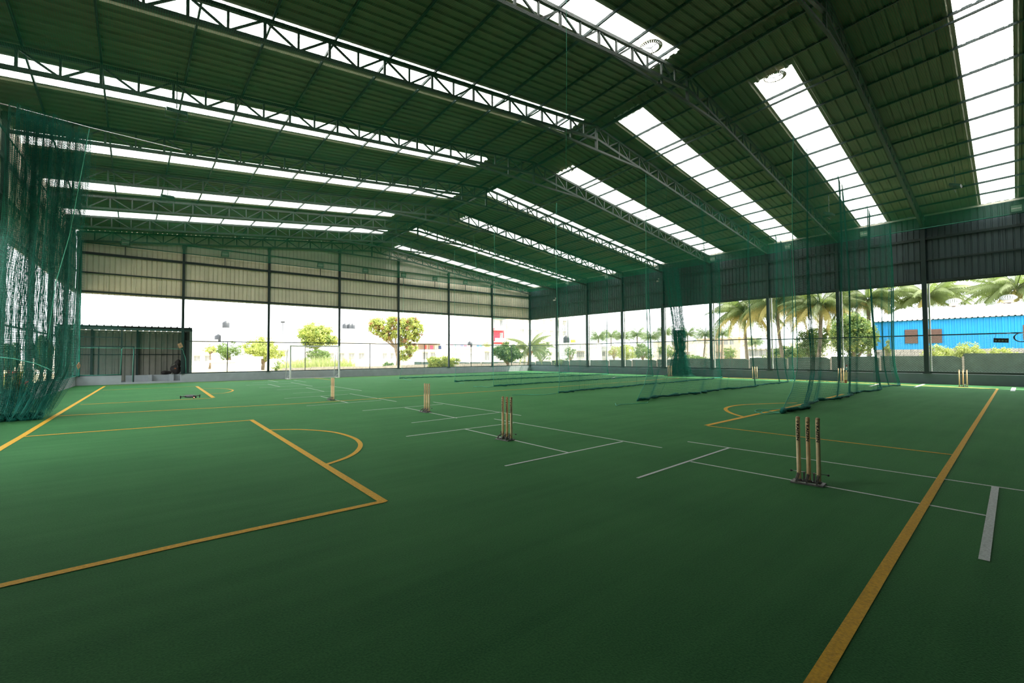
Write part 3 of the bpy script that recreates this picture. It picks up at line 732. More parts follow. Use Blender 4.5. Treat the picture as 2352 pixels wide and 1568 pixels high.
b = MB().lathe([(SR, SH - 0.022), (SR * 0.92, SH - 0.010), (SR * 0.6, SH - 0.002), (SR * 0.1, SH)], n=20); TIP = mesh_of('tip', b.v, b.f, M_TIP, True)
LET = lettering_mesh(SR)
def spring(b, p, q, r=0.012, turns=9, wr=0.0028):
    p = Vector(p); q = Vector(q); d = (q - p).normalized(); a = d.cross(Vector((0, 1, 0))).normalized(); c = d.cross(a); pts = []
    n = turns * 10
    for i in range(n + 1):
        t = 2 * PI * turns * i / n; pts.append(p + (q - p) * i / n + (a * math.cos(t) + c * math.sin(t)) * r)
    b.tube(pts, wr, 5)
def make_stumps(loc, rz, label, text=True, gap=0.098, detail=True):
    t = empty('stumps', loc, rz); tag(t, label, 'stumps', 'cricket stumps')
    for k in (-1, 0, 1):
        s = link('stump', S_B if k == 0 else S_A, t, (0, k * gap, 0.002))
        link('tip', TIP, s)
        if text: link('lettering', LET, s)
    bs = MB()
    bs.box((-0.135, -0.15, 0), (-0.10, 0.15, 0.014)).box((-0.10, -0.15, 0), (0.035, -0.115, 0.014)).box((-0.10, 0.115, 0), (0.035, 0.15, 0.014)).box((0.0, -0.115, 0), (0.035, 0.115, 0.012))
    base = bs.build('base_frame', M_IRON, t)
    for k in (-1, 0, 1):
        MB().lathe([(0.030, 0.0), (0.030, 0.014), (0.024, 0.020)], (0.0, k * gap, 0.01), 14).build('socket', M_IRON, t)
        b = MB(); spring(b, (-0.115, k * gap, 0.045), (-0.028, k * gap, 0.088)); b.build('spring', M_IRON, t, True)
        MB().bar((-0.12, k * gap, 0.014), (-0.12, k * gap, 0.045), 0.014).build('spring_post', M_IRON, t)
    for k in (-0.5, 0.5): MB().box((0.0, k * gap - 0.006, 0.012), (0.03, k * gap + 0.006, 0.105)).build('bracket', M_IRON, t)
    MB().tube([(0.03, -0.17, 0.098), (0.03, 0.17, 0.098)], 0.004, 8).build('rod', M_CHROME, t, True)
    for k in (-1, 1): MB().lathe([(0.004, -0.01), (0.011, -0.008), (0.011, 0.008), (0.004, 0.01)], n=10).build('knob', M_BLACK, t, True, (0.03, k * 0.172, 0.098))
    return t
make_stumps((5.692, 1.852, 0), 0.13, 'tall wooden stumps with crisp black lettering, nearest the camera at right', gap=0.092)
make_stumps((4.89, 6.01, 0), 0.10, 'wooden stumps with black lettering standing at the middle of the view')
make_stumps((5.79, 10.25, 0), 0.06, 'wooden stumps seen almost in line, between the middle stumps and the goal')
make_stumps((5.14, 15.1, 0), 0.04, 'smallest wooden stumps, overlapping one another in front of the goal')
make_stumps((26.66, 2.92, 0), PI + 0.1, 'distant stumps by the right wall at the end of the yellow sideline', False, 0.115)
make_stumps((26.36, 7.11, 0), PI + 0.1, 'distant stumps by the right wall with a bat leaning on them', False, 0.10)
make_stumps((27.2, 11.42, 0), PI + 0.1, 'distant stumps by the right wall left of the nearest divider net', False, 0.115)
make_stumps((26.7, 16.4, 0), PI + 0.1, 'distant stumps by the right wall just left of the net bundle', False, 0.11)
# cricket bat leaning on the distant stumps
bt = empty('cricket_bat', (26.10, 6.86, 0.0)); bt.rotation_euler = (0.08, 0.10, 0.4); tag(bt, 'pale wooden cricket bat with red and white grip leaning on distant stumps', 'bat')
MB().box((-0.015, -0.054, 0.0), (0.025, 0.054, 0.52)).build('blade', M_WOOD, bt)
MB().lathe([(0.03, 0), (0.018, 0.06), (0.017, 0.12)], (0, 0, 0.52), 10).build('shoulder', M_WOOD, bt, True)
MB().lathe([(0.019, 0), (0.019, 0.08)], (0, 0, 0.62), 10).build('grip_band', mat('teal grip', (0.02, 0.30, 0.32), 0.6), bt, True)
MB().lathe([(0.019, 0), (0.019, 0.08)], (0, 0, 0.70), 10).build('grip_band', M_GOAL, bt, True)
MB().lathe([(0.020, 0), (0.020, 0.09), (0.010, 0.10)], (0, 0, 0.78), 10).build('grip_band', mat('red grip', (0.45, 0.03, 0.04), 0.6), bt, True)
MB().box((-0.017, -0.045, 0.02), (-0.0155, 0.045, 0.16)).build('sticker', mat('orange red sticker', (0.55, 0.10, 0.04), 0.6), bt)

# ------------------------------------------------------------------ goal
g = empty('football_goal', (7.86, 30.62, 0)); tag(g, 'white football goal with square posts standing against the back wall', 'goal')
GW = 2.97; GH = 2.0
MB().box((-0.04, -0.04, 0), (0.04, 0.04, GH)).build('post', M_GOAL, g); MB().box((GW - 0.04, -0.04, 0), (GW + 0.04, 0.04, GH)).build('post', M_GOAL, g)
MB().box((-0.04, -0.04, GH - 0.005), (GW + 0.04, 0.04, GH + 0.075)).build('crossbar', M_GOAL, g)
for x in (0, GW):
    MB().tube([(x, 0.05, GH - 0.02), (x - 0.05, 0.28, GH - 0.08), (x - 0.08, 0.42, GH - 0.35), (x - 0.10, 0.66, 0.06)], 0.02, 8).build('stanchion', M_GOAL, g, True)
    MB().box((x - 0.12, 0.0, 0.0), (x - 0.04, 0.70, 0.045)).build('foot_bar', M_GOAL, g)
    MB().tube([(x, 0.02, 0.55), (x + 0.05, 0.30, 0.25), (x - 0.05, 0.62, 0.08)], 0.012, 6).build('brace', M_GOAL, g, True)
MB().box((-0.10, 0.64, 0.0), (GW - 0.08, 0.70, 0.05)).build('ground_bar', M_GOAL, g)
def surf_goal(u, v): return np.stack([u * GW - 0.08 * (1 - v), 0.10 + 0.58 * (1 - v) ** 0.6 , 0.05 + v * (GH - 0.05)], -1)
V, Q = net_grid(surf_goal, 34, 22, 4, 12, 0.0016); tag(link('netting', np_mesh('netting', V, Q, M_GOAL), g), kind='stuff')

# ------------------------------------------------------------------ drone hovering low
dr = empty('drone', (1.062, 11.517, 0.585), -0.55); tag(dr, 'small dark grey quadcopter hovering just above the turf, red tail light', 'drone')
M_DR = mat('dark grey drone shell', (0.12, 0.12, 0.125), 0.4)
b = MB(); prof_d = [(-0.106, 0.022, 0.018), (-0.076, 0.038, 0.028), (0.000, 0.044, 0.033), (0.068, 0.039, 0.028), (0.106, 0.025, 0.018)]
vs = []; n_ = 10
for x, ry, rz_ in prof_d:
    for k in range(n_): t_ = 2 * PI * k / n_; vs.append((x, ry * math.cos(t_), rz_ * math.sin(t_)))
fs = [(i * n_ + k, i * n_ + (k + 1) % n_, (i + 1) * n_ + (k + 1) % n_, (i + 1) * n_ + k) for i in range(4) for k in range(n_)] + [tuple(range(n_))[::-1], tuple(4 * n_ + k for k in range(n_))]
b.add(vs, fs).build('body', M_DR, dr, True)
for sx, sy in ((1, 1), (1, -1), (-1, 1), (-1, -1)):
    ax, ay = sx * 0.12, sy * 0.12
    a = MB().bar((sx * 0.06, sy * 0.02, 0.005), (ax, ay, 0.0), 0.022, 0.014).build('arm', M_DR, dr)
    MB().lathe([(0.010, -0.018), (0.012, 0.014), (0.008, 0.022)], (ax, ay, 0), 10).build('motor', M_BLACK, dr, True)
    MB().bar((ax - 0.085, ay + 0.03, 0.030), (ax + 0.085, ay - 0.03, 0.030), 0.014, 0.002).build('propeller', M_BLACK, dr)
    MB().bar((ax, ay, -0.038), (ax, ay, -0.012), 0.010).build('landing_foot', M_BLACK, dr)
MB().lathe([(0.012, -0.01), (0.016, 0), (0.012, 0.01)], (0.105, 0, -0.022), 10).build('camera_pod', M_BLACK, dr, True)
MB().lathe([(0.004, -0.006), (0.008, 0), (0.004, 0.006)], (0.133, -0.13, -0.012), 8).build('signal_light', mat('red signal light', (0.8, 0.05, 0.04), 0.3, emit=((1, 0.12, 0.1), 6)), dr, True)

# ------------------------------------------------------------------ floodlights
def flood(loc, yaw, tilt, label, pole=0.0, size=(0.36, 0.30)):
    t = empty('floodlight', loc, yaw); tag(t, label, 'floodlight', 'floodlights')
    h = empty('head', (0, 0, 0), 0, t); h.rotation_euler = (tilt, 0, 0)
    sx, sz = size
    MB().box((-sx / 2, 0.0, -sz / 2), (sx / 2, 0.06, sz / 2)).box((-sx / 2, -0.02, -sz / 2), (-sx / 2 + 0.02, 0, sz / 2)).box((sx / 2 - 0.02, -0.02, -sz / 2), (sx / 2, 0, sz / 2)).box((-sx / 2, -0.02, sz / 2 - 0.02), (sx / 2, 0, sz / 2)).box((-sx / 2, -0.02, -sz / 2), (sx / 2, 0, -sz / 2 + 0.02)).build('housing', M_LAMP, h)
    MB().box((-sx / 2 + 0.025, -0.006, -sz / 2 + 0.025), (sx / 2 - 0.025, 0.0, sz / 2 - 0.025)).build('glass', M_GLASS, h)
    MB().box((-sx / 2 + 0.04, -0.012, -0.02), (sx / 2 - 0.04, -0.006, 0.02)).build('led_strip', M_GOAL, h)
    MB().bar((-sx / 2 - 0.015, 0.03, -0.02), (-sx / 2 - 0.015, 0.03, -sz / 2 - 0.05), 0.012).bar((sx / 2 + 0.015, 0.03, -0.02), (sx / 2 + 0.015, 0.03, -sz / 2 - 0.05), 0.012).bar((-sx / 2 - 0.02, 0.03, -sz / 2 - 0.05), (sx / 2 + 0.02, 0.03, -sz / 2 - 0.05), 0.014).build('bracket', M_LAMP, t)
    if pole: MB().bar((0, 0.03, -sz / 2 - 0.05), (0, 0.03, -pole), 0.035).build('pole', M_STEEL, t)
    return t
fl = [(0.0, 'above the left bay over the dark shed'), (4.44, 'just right of the second column'), (9.79, 'left of the fourth column'), (12.81, 'under the gable, fourth along'), (15.7, 'just right of the middle gable column'), (18.33, 'sixth along under the gable'), (21.15, 'seventh along, dim behind the nets')]
for x, s_ in fl: flood((x, D - 0.22, 7.32), 0.0, 0.25, 'square floodlight on the back wall ' + s_, 0.66)
for y, s_ in ((1.32, 'nearest the camera'), (6.45, 'behind the nearest divider net'), (9.89, 'between the nearest divider net and its neighbour'), (14.18, 'right of the net bundle'), (18.1, 'left of the net bundle'), (22.49, 'under the third skylight end from the corner'), (26.56, 'closest to the far corner')):
    flood((XR - 0.22, y, 7.32), -PI / 2, 0.2, 'square floodlight high on the right wall, ' + s_, 0.66)
for (px, py, y, s_) in ((406, 253, 14.2, 'below the second long skylight at left'), (385, 450, 22.2, 'small, near the left end of the fifth skylight'), (2195, 425, 2.7, 'near the broad skylight at right'), (1905, 490, 6.7, 'behind the nearest divider net under the roof')):
    p = gy(px, py, y); t = flood(p, 0.0, -1.2, 'floodlight hung flat under the roof ' + s_, 0, (0.42, 0.34))
    MB().bar((0, 0.02, 0.05), (0, 0.02, max(0.2, zroof(p.x, p.y) - p.z + 0.02)), 0.02).build('hanger', M_LAMP, t)

# roof ventilators seen through the skylights
for k, (px, py) in enumerate(((1495, 112), (1780, 180), (1302, 392), (1065, 437))):
    d = ray(px, py); lo, hi = 0.1, 60
    for _ in range(50):
        mm = (lo + hi) / 2; p = ORG + d * mm
        if p.z > zroof(p.x, p.y) - 0.10: hi = mm
        else: lo = mm
    p = ORG + d * lo
    t = empty('roof_ventilator', p); tag(t, 'round louvred roof ventilator ' + ['on the skylight at the top edge left of the ridge', 'at the head of the second skylight right of the ridge', 'at the head of the third skylight right of the ridge', 'at the end of a skylight, faint, just left of the ridge'][k], 'ventilator', 'roof ventilators')
    R0 = 0.30
    vs = []; fs = []
    for i in range(28):
        a = 2 * PI * i / 28; a2 = a + 0.16
        vs += [(R0 * 0.72 * math.cos(a), R0 * 0.72 * math.sin(a), 0.03), (R0 * math.cos(a), R0 * math.sin(a), 0.06), (R0 * math.cos(a2), R0 * math.sin(a2), 0.05), (R0 * 0.72 * math.cos(a2), R0 * 0.72 * math.sin(a2), 0.02)]
        fs.append((4 * i, 4 * i + 1, 4 * i + 2, 4 * i + 3))
    MB().add(vs, fs).build('louvre_ring', M_VENT, t)
    MB().tube([(R0 * math.cos(a), R0 * math.sin(a), 0.055) for a in np.linspace(0, 2 * PI, 29)], 0.012, 5, False).build('rim', M_VENT, t)
    for a in (0.3, 0.3 + PI * 2 / 3, 0.3 + PI * 4 / 3): MB().bar((0, 0, 0.02), (R0 * 0.98 * math.cos(a), R0 * 0.98 * math.sin(a), 0.02), 0.012).build('strut', M_LAMP, t)

# small fittings on the walls
def cctv(loc, rz, label):
    t = empty('security_camera', loc, rz); tag(t, label, 'camera', 'security cameras')
    MB().tube([(0, 0, 0.10), (0, 0, 0.0), (-0.10, 0, -0.04)], 0.014, 6).build('bracket', M_GOAL, t, True)
    MB().tube([(-0.03, 0, -0.05), (-0.24, 0.03, -0.09)], 0.055, 10).build('barrel', M_GOAL, t, True)
    MB().lathe([(0.045, -0.02), (0.06, 0.02), (0.02, 0.05)], (0, 0, 0.10), 10).build('mount', M_GOAL, t, True)
cctv((28.15, 27.98, 6.12), 0, 'white security camera high on the right wall near the far corner'); cctv((28.15, 18.04, 6.48), 0.2, 'white security camera left of the net bundle')
# board hung on the column, and one in the left wall opening
def board(loc, rx, ry, rz, label, w_=0.36, h_=0.30):
    t = empty('hanging_board', loc); t.rotation_euler = (rx, ry, rz); tag(t, label, 'board')
    MB().box((-w_ / 2, -0.008, -h_), (w_ / 2, 0.008, 0)).build('panel', mat('brown board', (0.42, 0.25, 0.13), 0.7), t); MB().bar((0, 0, 0), (0.02, 0, 0.10), 0.008).build('wire', M_INK, t); MB().box((-0.03, -0.012, -h_ * .55), (0.03, -0.008, -h_ * .42)).build('mark', M_IRON, t)
board((2.34, 31.22, 2.14), 0.0, -0.45, 0.5, 'small tan board hanging askew on the column by the shed', 0.22, 0.26)
board((-1.62, 29.7, 1.10), 0.0, -0.6, 1.2, 'small tan board hanging behind the net at the left corner', 0.26, 0.24)
# extension box and cable coil on the fence rail of the right wall
t = empty('socket_box', (28.18, 1.90, 1.90)); t.rotation_euler = (0.05, 0, 0); tag(t, 'black socket strip hanging on the fence in front of the blue shed', 'power strip')
MB().box((-0.03, -0.22, -0.08), (0.03, 0.22, 0.10)).build('case', M_BLACK, t)
for k in range(4):
    MB().lathe([(0.035, 0), (0.03, 0.008)], n=10).build('outlet', M_GRN, t, False, (-0.033, -0.15 + 0.1 * k, 0.0)).rotation_euler = (0, -PI / 2, 0)
MB().tube([(0, 0.18, 0.10), (0.06, 0.16, 0.28), (0.1, -0.1, 0.33), (0.06, -0.36, 0.30)], 0.007, 6).build('cord', M_BLACK, t, True)
t = empty('cable_coil', (28.18, 1.32, 2.02)); tag(t, 'black cable coil hanging on the fence at the right edge', 'cable')
for k in range(4):
    MB().tube([(0.012 * k, (0.19 + 0.012 * k) * math.cos(a), (0.17 + 0.01 * ((k * 7) % 3)) * math.sin(a)) for a in np.linspace(0, 2 * PI, 26)], 0.009, 6, False).build('loop', M_BLACK, t, True)

# ------------------------------------------------------------------ lean-to shed behind the first bay
sh = empty('equipment_shed', (0, 0, 0)); tag(sh, 'dark lean-to metal shed behind the fence at the left', 'shed')
M_SHED = mat('grey shed sheet', (0.34, 0.34, 0.28), 0.5, noise=(2, 0.1))
M_SHD = mat('dark green shed steel', (0.02, 0.05, 0.045), 0.5)
ya, yb = D + 0.75, D + 3.6; xa, xb_ = -2.6, 2.98
for i in range(5):
    x0 = xa + (xb_ - xa) * i / 5; x1 = xa + (xb_ - xa) * (i + 1) / 5
    prof_ = rib_profile(x1 - x0 + 0.012, 0.27); V = []; F = []
    for o, h in prof_: V += [(x0 + o, yb - h, -0.1), (x0 + o, yb - h, 2.93)]
    for k in range(len(prof_) - 1): F.append((2 * k, 2 * k + 2, 2 * k + 3, 2 * k + 1))
    link('wall_sheet', mesh_of('wall_sheet', V, F, M_SHED), sh)
    V = []
    prof_ = rib_profile(x1 - x0 + 0.012, 0.27, 0.05)
    for o, h in prof_: V += [(x0 + o, D + 0.32, 3.03 + h), (x0 + o, yb + 0.2, 2.94 + h)]
    F = [(2 * k, 2 * k + 2, 2 * k + 3, 2 * k + 1) for k in range(len(prof_) - 1)]
    link('roof_sheet', mesh_of('roof_sheet', V, F, M_SHD), sh)
MB().box((xa, ya, -0.1), (xa + 0.04, yb, 2.95)).build('side_wall', M_SHD, sh); MB().box((xb_ - 0.04, D + 0.45, -0.1), (xb_, yb, 3.05)).build('side_wall', M_SHD, sh)
MB().bar((xa, D + 0.35, 2.88), (xb_, D + 0.35, 2.88), 0.08, 0.12).build('fascia', M_SHD, sh)
for x in (-1.35, 0.62, 2.86): MB().box((x - 0.05, yb - 0.22, 0), (x + 0.05, yb - 0.12, 3.0)).build('post', M_SHD, sh)
for x in (xb_ - 0.12,): MB().box((x, D + 0.32, 0), (x + 0.12, D + 0.44, 2.9)).build('post', mat('sage green post', (0.16, 0.22, 0.19), 0.5), sh)
MB().bar((xa, yb - 0.1, 1.55), (xb_, yb - 0.1, 1.55), 0.05, 0.05).build('rail', M_SHD, sh)
for k in range(22):
    x = xa + 0.25 + k * 0.245; MB().box((x - 0.045, yb - 0.06, 2.80), (x + 0.045, yb - 0.05, 2.835)).build('eave_light_dot', M_CREAM, sh)  # cream chips added to imitate dots of daylight through eave gaps
MB().box((xa, D + 0.2, -0.1), (xb_, yb, 0.05)).build('slab', M_PLINTH, sh)
for x0, x1 in ((0.55, 1.45), (1.55, 2.2)):
    pass
MB().box((0.12, D + 0.9, 0.0), (2.9, D + 1.4, 0.42)).build('ledge', M_PLINTH, sh)
MB().box((1.05, D + 0.6, 0.05), (1.22, D + 0.9, 0.44)).build('ledge', M_PLINTH, sh); MB().box((1.98, D + 0.6, 0.05), (2.18, D + 0.9, 0.44)).build('ledge', M_PLINTH, sh)
# kit bag
kb = empty('kit_bag', (2.2, D + 1.12, 0.42)); tag(kb, 'black kit bags heaped at the right end of the shed ledge', 'bag')
def lump(c, r, m, name, parent, seed):
    rnd = random.Random(seed); bm = bmesh.new(); bmesh.ops.create_icosphere(bm, subdivisions=3, radius=1)
    for v in bm.verts:
        k = 1 + 0.12 * math.sin(v.co.x * 5 + seed) + 0.08 * math.sin(v.co.y * 7 + v.co.z * 4); v.co = Vector((v.co.x * r[0] * k, v.co.y * r[1] * k, max(-r[2], v.co.z * r[2] * k)))
    me = bpy.data.meshes.new(name); bm.to_mesh(me); bm.free(); me.materials.append(m); me.shade_smooth(); return link(name, me, parent, c)
M_BAG = mat('black nylon fabric', (0.02, 0.016, 0.015), 0.7, noise=(12, 0.4), bump=(20, 0.6))
lump((0.12, 0, 0.28), (0.26, 0.2, 0.28), M_BAG, 'bag_body', kb, 1); lump((0.22, 0.05, 0.62), (0.18, 0.16, 0.20), M_BAG, 'bag_top', kb, 2); lump((-0.35, 0, 0.10), (0.24, 0.14, 0.11), M_BAG, 'bag_pouch', kb, 3)
MB().tube([(0.02 + 0.16 * math.cos(a), -0.2, 0.45 + 0.16 * math.sin(a)) for a in np.linspace(-0.5, 3.4, 10)], 0.014, 6).build('strap', M_IRON, kb, True)
MB().box((0.02, -0.215, 0.3), (0.10, -0.205, 0.36)).build('zip_tag', mat('rust tag', (0.3, 0.09, 0.03), 0.7), kb)

# ================================================================== outside
def tree_me(blobs, n, leaf, seed, m, name='foliage'):
    """leaf clumps: blobs = (x,y,z,rx,ry,rz); n leaf sprays in shells around them"""
    rnd = np.random.RandomState(seed); vol = np.array([b[3] * b[4] * b[5] for b in blobs]) ** 0.75; cnt = np.maximum(4, (n * vol / vol.sum()).astype(int)); C = []; Nn = []
    for b, k in zip(blobs, cnt):
        nc = max(3, k // 26)                       # clusters inside each blob
        d = rnd.normal(size=(nc, 3)); d /= np.linalg.norm(d, axis=1, keepdims=True); rr = rnd.uniform(0.55, 1.0, (nc, 1)) ** 0.6
        cc = np.array(b[:3]) + d * rr * np.array(b[3:])
        which = rnd.randint(0, nc, k); off = rnd.normal(size=(k, 3)) * 0.16 * np.array(b[3:])
        C.append(cc[which] + off); Nn.append(d[which] + rnd.normal(size=(k, 3)) * 0.6)
    C = np.concatenate(C); N = np.concatenate(Nn); N /= np.linalg.norm(N, axis=1, keepdims=True)
    A = np.cross(N, rnd.normal(size=N.shape)); A /= np.linalg.norm(A, axis=1, keepdims=True); B = np.cross(N, A)
    s = leaf * rnd.uniform(0.6, 1.4, (len(C), 1))
    V = np.stack([C - A * s, C - B * s * 0.45 + N * s * 0.15, C + A * s, C + B * s * 0.45 + N * s * 0.15], 1).reshape(-1, 3)
    Q = np.arange(len(C) * 4).reshape(-1, 4)
    return np_mesh(name, V, Q, m)
def at_dist(px, py, dist):
    d = ray(px, py); h = math.hypot(d.x, d.y); return ORG + d * (dist / h)
def mpp(px, dist):
    d = ray(px, 820); return dist / math.hypot(d.x, d.y) / FPX
G0 = -0.15
def tree(px, y_top, y_bot, wpx, dist, m, label, kind='round', n=2600, seed=1, trunk_px=None, group='trees outside', m2=None, cat='tree', name='tree', leaf=None):
    k = mpp(px, dist); zt = at_dist(px, y_top, dist).z; zb = at_dist(px, y_bot, dist).z; base = at_dist(px, 820, dist)
    t = empty(name, (base.x, base.y, G0)); tag(t, label, cat, group)
    W_ = wpx * k / 2; H_ = (zt - zb) / 2; cz = (zt + zb) / 2 - G0; rnd = random.Random(seed); blobs = []
    if kind == 'bush': H_ = (zt - G0) / 2; cz = H_
    nb = 9 if kind != 'bush' else 7
    for i in range(nb):
        a = rnd.uniform(0, 2 * PI); q = rnd.uniform(0.25, 0.68)
        blobs.append((math.cos(a) * W_ * q, math.sin(a) * W_ * q, cz + H_ * rnd.uniform(-0.5, 0.55), W_ * rnd.uniform(0.28, 0.45), W_ * rnd.uniform(0.28, 0.45), H_ * rnd.uniform(0.3, 0.45)))
    blobs.append((0, 0, cz, W_ * 0.6, W_ * 0.6, H_ * 0.6)); blobs.append((0, 0, cz + H_ * 0.55, W_ * 0.4, W_ * 0.4, H_ * 0.42))
    lf = leaf or max(0.05, W_ * 0.046); n = int(n * 2.3)
    tag(link('foliage', tree_me(blobs, n, lf, seed, m), t), kind='stuff')
    if m2: tag(link('foliage', tree_me(blobs, n // 4, lf, seed + 50, m2), t), kind='stuff')
    if kind != 'bush':
        b = MB(); b.tube([(0, 0, 0), (0.05 * W_, 0, cz * 0.4), (0, 0.03, cz)], [W_ * 0.07 + 0.05, W_ * 0.05 + 0.04, W_ * 0.02], 8)
        for i in range(6):
            q = blobs[i]; b.tube([(0, 0, max(0.2, cz - H_ * 0.9)), (q[0] * 0.5, q[1] * 0.5, (cz - H_ * 0.9 + q[2]) / 2), q[:3]], [W_ * 0.035 + 0.02, W_ * 0.025 + 0.015, 0.02], 6)
        b.build('trunk', M_TRUNK, t, True)
    return t
def frond_me(L, droop, seed, m, n=54, wid=0.25):
    """one palm frond: arching midrib with drooping leaflets, along +X from the origin"""
    rnd = random.Random(seed); pts = []; V = []; F = []
    for i in range(13):
        s = i / 12; pts.append(Vector((L * (s - 0.18 * s * s * droop), 0, L * (0.42 * s - (0.42 + 0.48 * droop) * s * s))))
    b = MB(); b.tube(pts, [0.035 * (1 - 0.8 * i / 12) * L / 4 for i in range(13)], 4)
    def P(s):
        x = s * 12; i = min(int(x), 11); return pts[i].lerp(pts[i + 1], x - i), (pts[i + 1] - pts[i]).normalized()
    for k in range(n):
        s = 0.12 + 0.88 * k / (n - 1); p, d = P(s); ll = wid * L * math.sin(PI * min(0.95, 0.16 + 0.84 * s)) ** 0.7 * rnd.uniform(0.8, 1.1)
        for sg in (1, -1):
            out = Vector((0.5, sg * 0.75, -0.75 - 0.6 * s * droop)).normalized(); w_ = d * ((0.0075 if n > 30 else 0.0125) * L)
            q = p + out * ll * 0.55; e = p + out * ll * 0.85 + Vector((0, 0, -0.30 * ll)); n0 = len(b.v)
            b.v += [tuple(p - w_), tuple(p + w_), tuple(q + w_ * 0.9), tuple(q - w_ * 0.9), tuple(e)]
            b.f += [(n0, n0 + 1, n0 + 2, n0 + 3), (n0 + 3, n0 + 2, n0 + 4)]
    me = mesh_of('frond', b.v, b.f, m); return me
FR = {}
def palm(px, y_crown, dist, L, label, seed, trunk=True, nf=32, m=None, dry=5, group='coconut palms', parts=True, up=0.0):
    m = m or M_PALM; base = at_dist(px, 820, dist); zc = at_dist(px, y_crown, dist).z - G0; rnd = random.Random(seed)
    t = empty('coconut_palm', (base.x, base.y, G0)); tag(t, label, 'palm', group)
    lean = (rnd.uniform(-.3, .3), rnd.uniform(-.3, .3))
    if trunk:
        pts = [(lean[0] * (1 - s) ** 2 * 2, lean[1] * (1 - s) ** 2 * 2, zc * s) for s in np.linspace(0, 1, 8)]
        MB().tube(pts, [0.21, 0.17, 0.15, 0.14, 0.13, 0.13, 0.13, 0.15], 8).build('trunk', M_TRUNK, t, True)
    joined = []
    for i in range(nf):
        a = i * 2.399 + rnd.uniform(-.2, .2); lay = i / nf; droop = 0.25 + 0.9 * lay; pitch = math.radians(55 - 85 * lay + rnd.uniform(-8, 8)) + up
        mm = M_PALMY if (i >= nf - dry and parts) else m; key = (int(droop * 4), mm.name, round(L, 1), parts)
        if key not in FR: FR[key] = frond_me(L, droop, 3 + int(droop * 4), mm, 54 if parts else 16, 0.25 if parts else 0.34)
        M = Matrix.Translation((0, 0, zc)) @ Matrix.Rotation(a, 4, 'Z') @ Matrix.Rotation(-pitch * 0.75, 4, 'Y') @ Matrix.Scale(rnd.uniform(0.85, 1.1), 4)
        if parts: link('frond', FR[key], t, matrix=M)
        else: joined.append((FR[key], M))
    if parts:
        for i in range(7):
            a = i * 0.9; lump((0.22 * math.cos(a), 0.22 * math.sin(a), zc - 0.35 - 0.1 * (i % 3)), (0.12, 0.12, 0.14), mat('orange brown coconut', (0.35, 0.17, 0.05), 0.6), 'coconut', t, i)
    else:
        bm = bmesh.new()
        for me, M in joined:
            n0 = len(bm.verts); bm.from_mesh(me); bm.verts.ensure_lookup_table()
            bmesh.ops.transform(bm, matrix=M, verts=bm.verts[n0:])
        me = bpy.data.meshes.new('crown'); bm.to_mesh(me); bm.free(); me.materials.append(m)
        tag(link('crown', me, t), kind='stuff')
    return t
# ground cover belts
def grass(x0, x1, y0, y1, n, h, m, label, seed, name='tall_grass'):
    rnd = np.random.RandomState(seed); X = rnd.uniform(x0, x1, n); Y = rnd.uniform(y0, y1, n); H_ = h * rnd.uniform(0.5, 1.1, n); a = rnd.uniform(0, 2 * PI, n); w_ = 0.035; lx = rnd.normal(size=n) * 0.18 * h; ly = rnd.normal(size=n) * 0.18 * h
    V = np.stack([np.stack([X - np.cos(a) * w_, Y - np.sin(a) * w_, np.full(n, G0)], -1), np.stack([X + np.cos(a) * w_, Y + np.sin(a) * w_, np.full(n, G0)], -1), np.stack([X + lx, Y + ly, G0 + H_], -1)], 1).reshape(-1, 3)
    o = link(name, np_mesh(name, V, np.arange(n * 3).reshape(-1, 3), m)); return tag(o, label, 'grass', kind='stuff')
M_GRASS = mat('bright reed grass', (0.36, 0.42, 0.16), 0.7, noise=(0.5, 0.3), trans=((0.45, 0.52, 0.2), 0.3))
gxa = gy(655, 830, 46).x; gxb = gy(810, 830, 46).x
grass(gxa, gxb, 45, 47.5, 2600, 1.5, M_GRASS, 'tall bright reeds growing behind the white goal', 1)
grass(3.4, 30, 33.5, 36.5, 5000, 0.30, M_GRASS, 'low weeds on the open ground beyond the back wall', 2, 'weeds')
# ---- back side trees
tree(528, 783, 835, 62, 66, M_LEAFG, 'round green tree beyond the fence, right of the shed', seed=2, n=2400)
tree(603, 771, 838, 96, 62, M_LEAFY, 'yellow green tree behind the column left of the goal', seed=3, n=3200)
tree(482, 790, 815, 50, 72, M_LEAFY, 'thin yellowish tree beside the pale house at left', seed=4, n=900)
tree(724, 741, 806, 96, 58, M_LEAFY, 'broad sunlit tree rising behind the white goal', seed=5, n=4200, m2=M_LEAFG)
tree(735, 800, 842, 70, 57, M_LEAFG, 'lower green tree seen through the goal frame', seed=6, n=1800)
tree(645, 826, 848, 45, 50, M_LEAFG, 'small bush left of the goal beyond the fence', 'bush', 900, 7, cat='bush', name='bush')
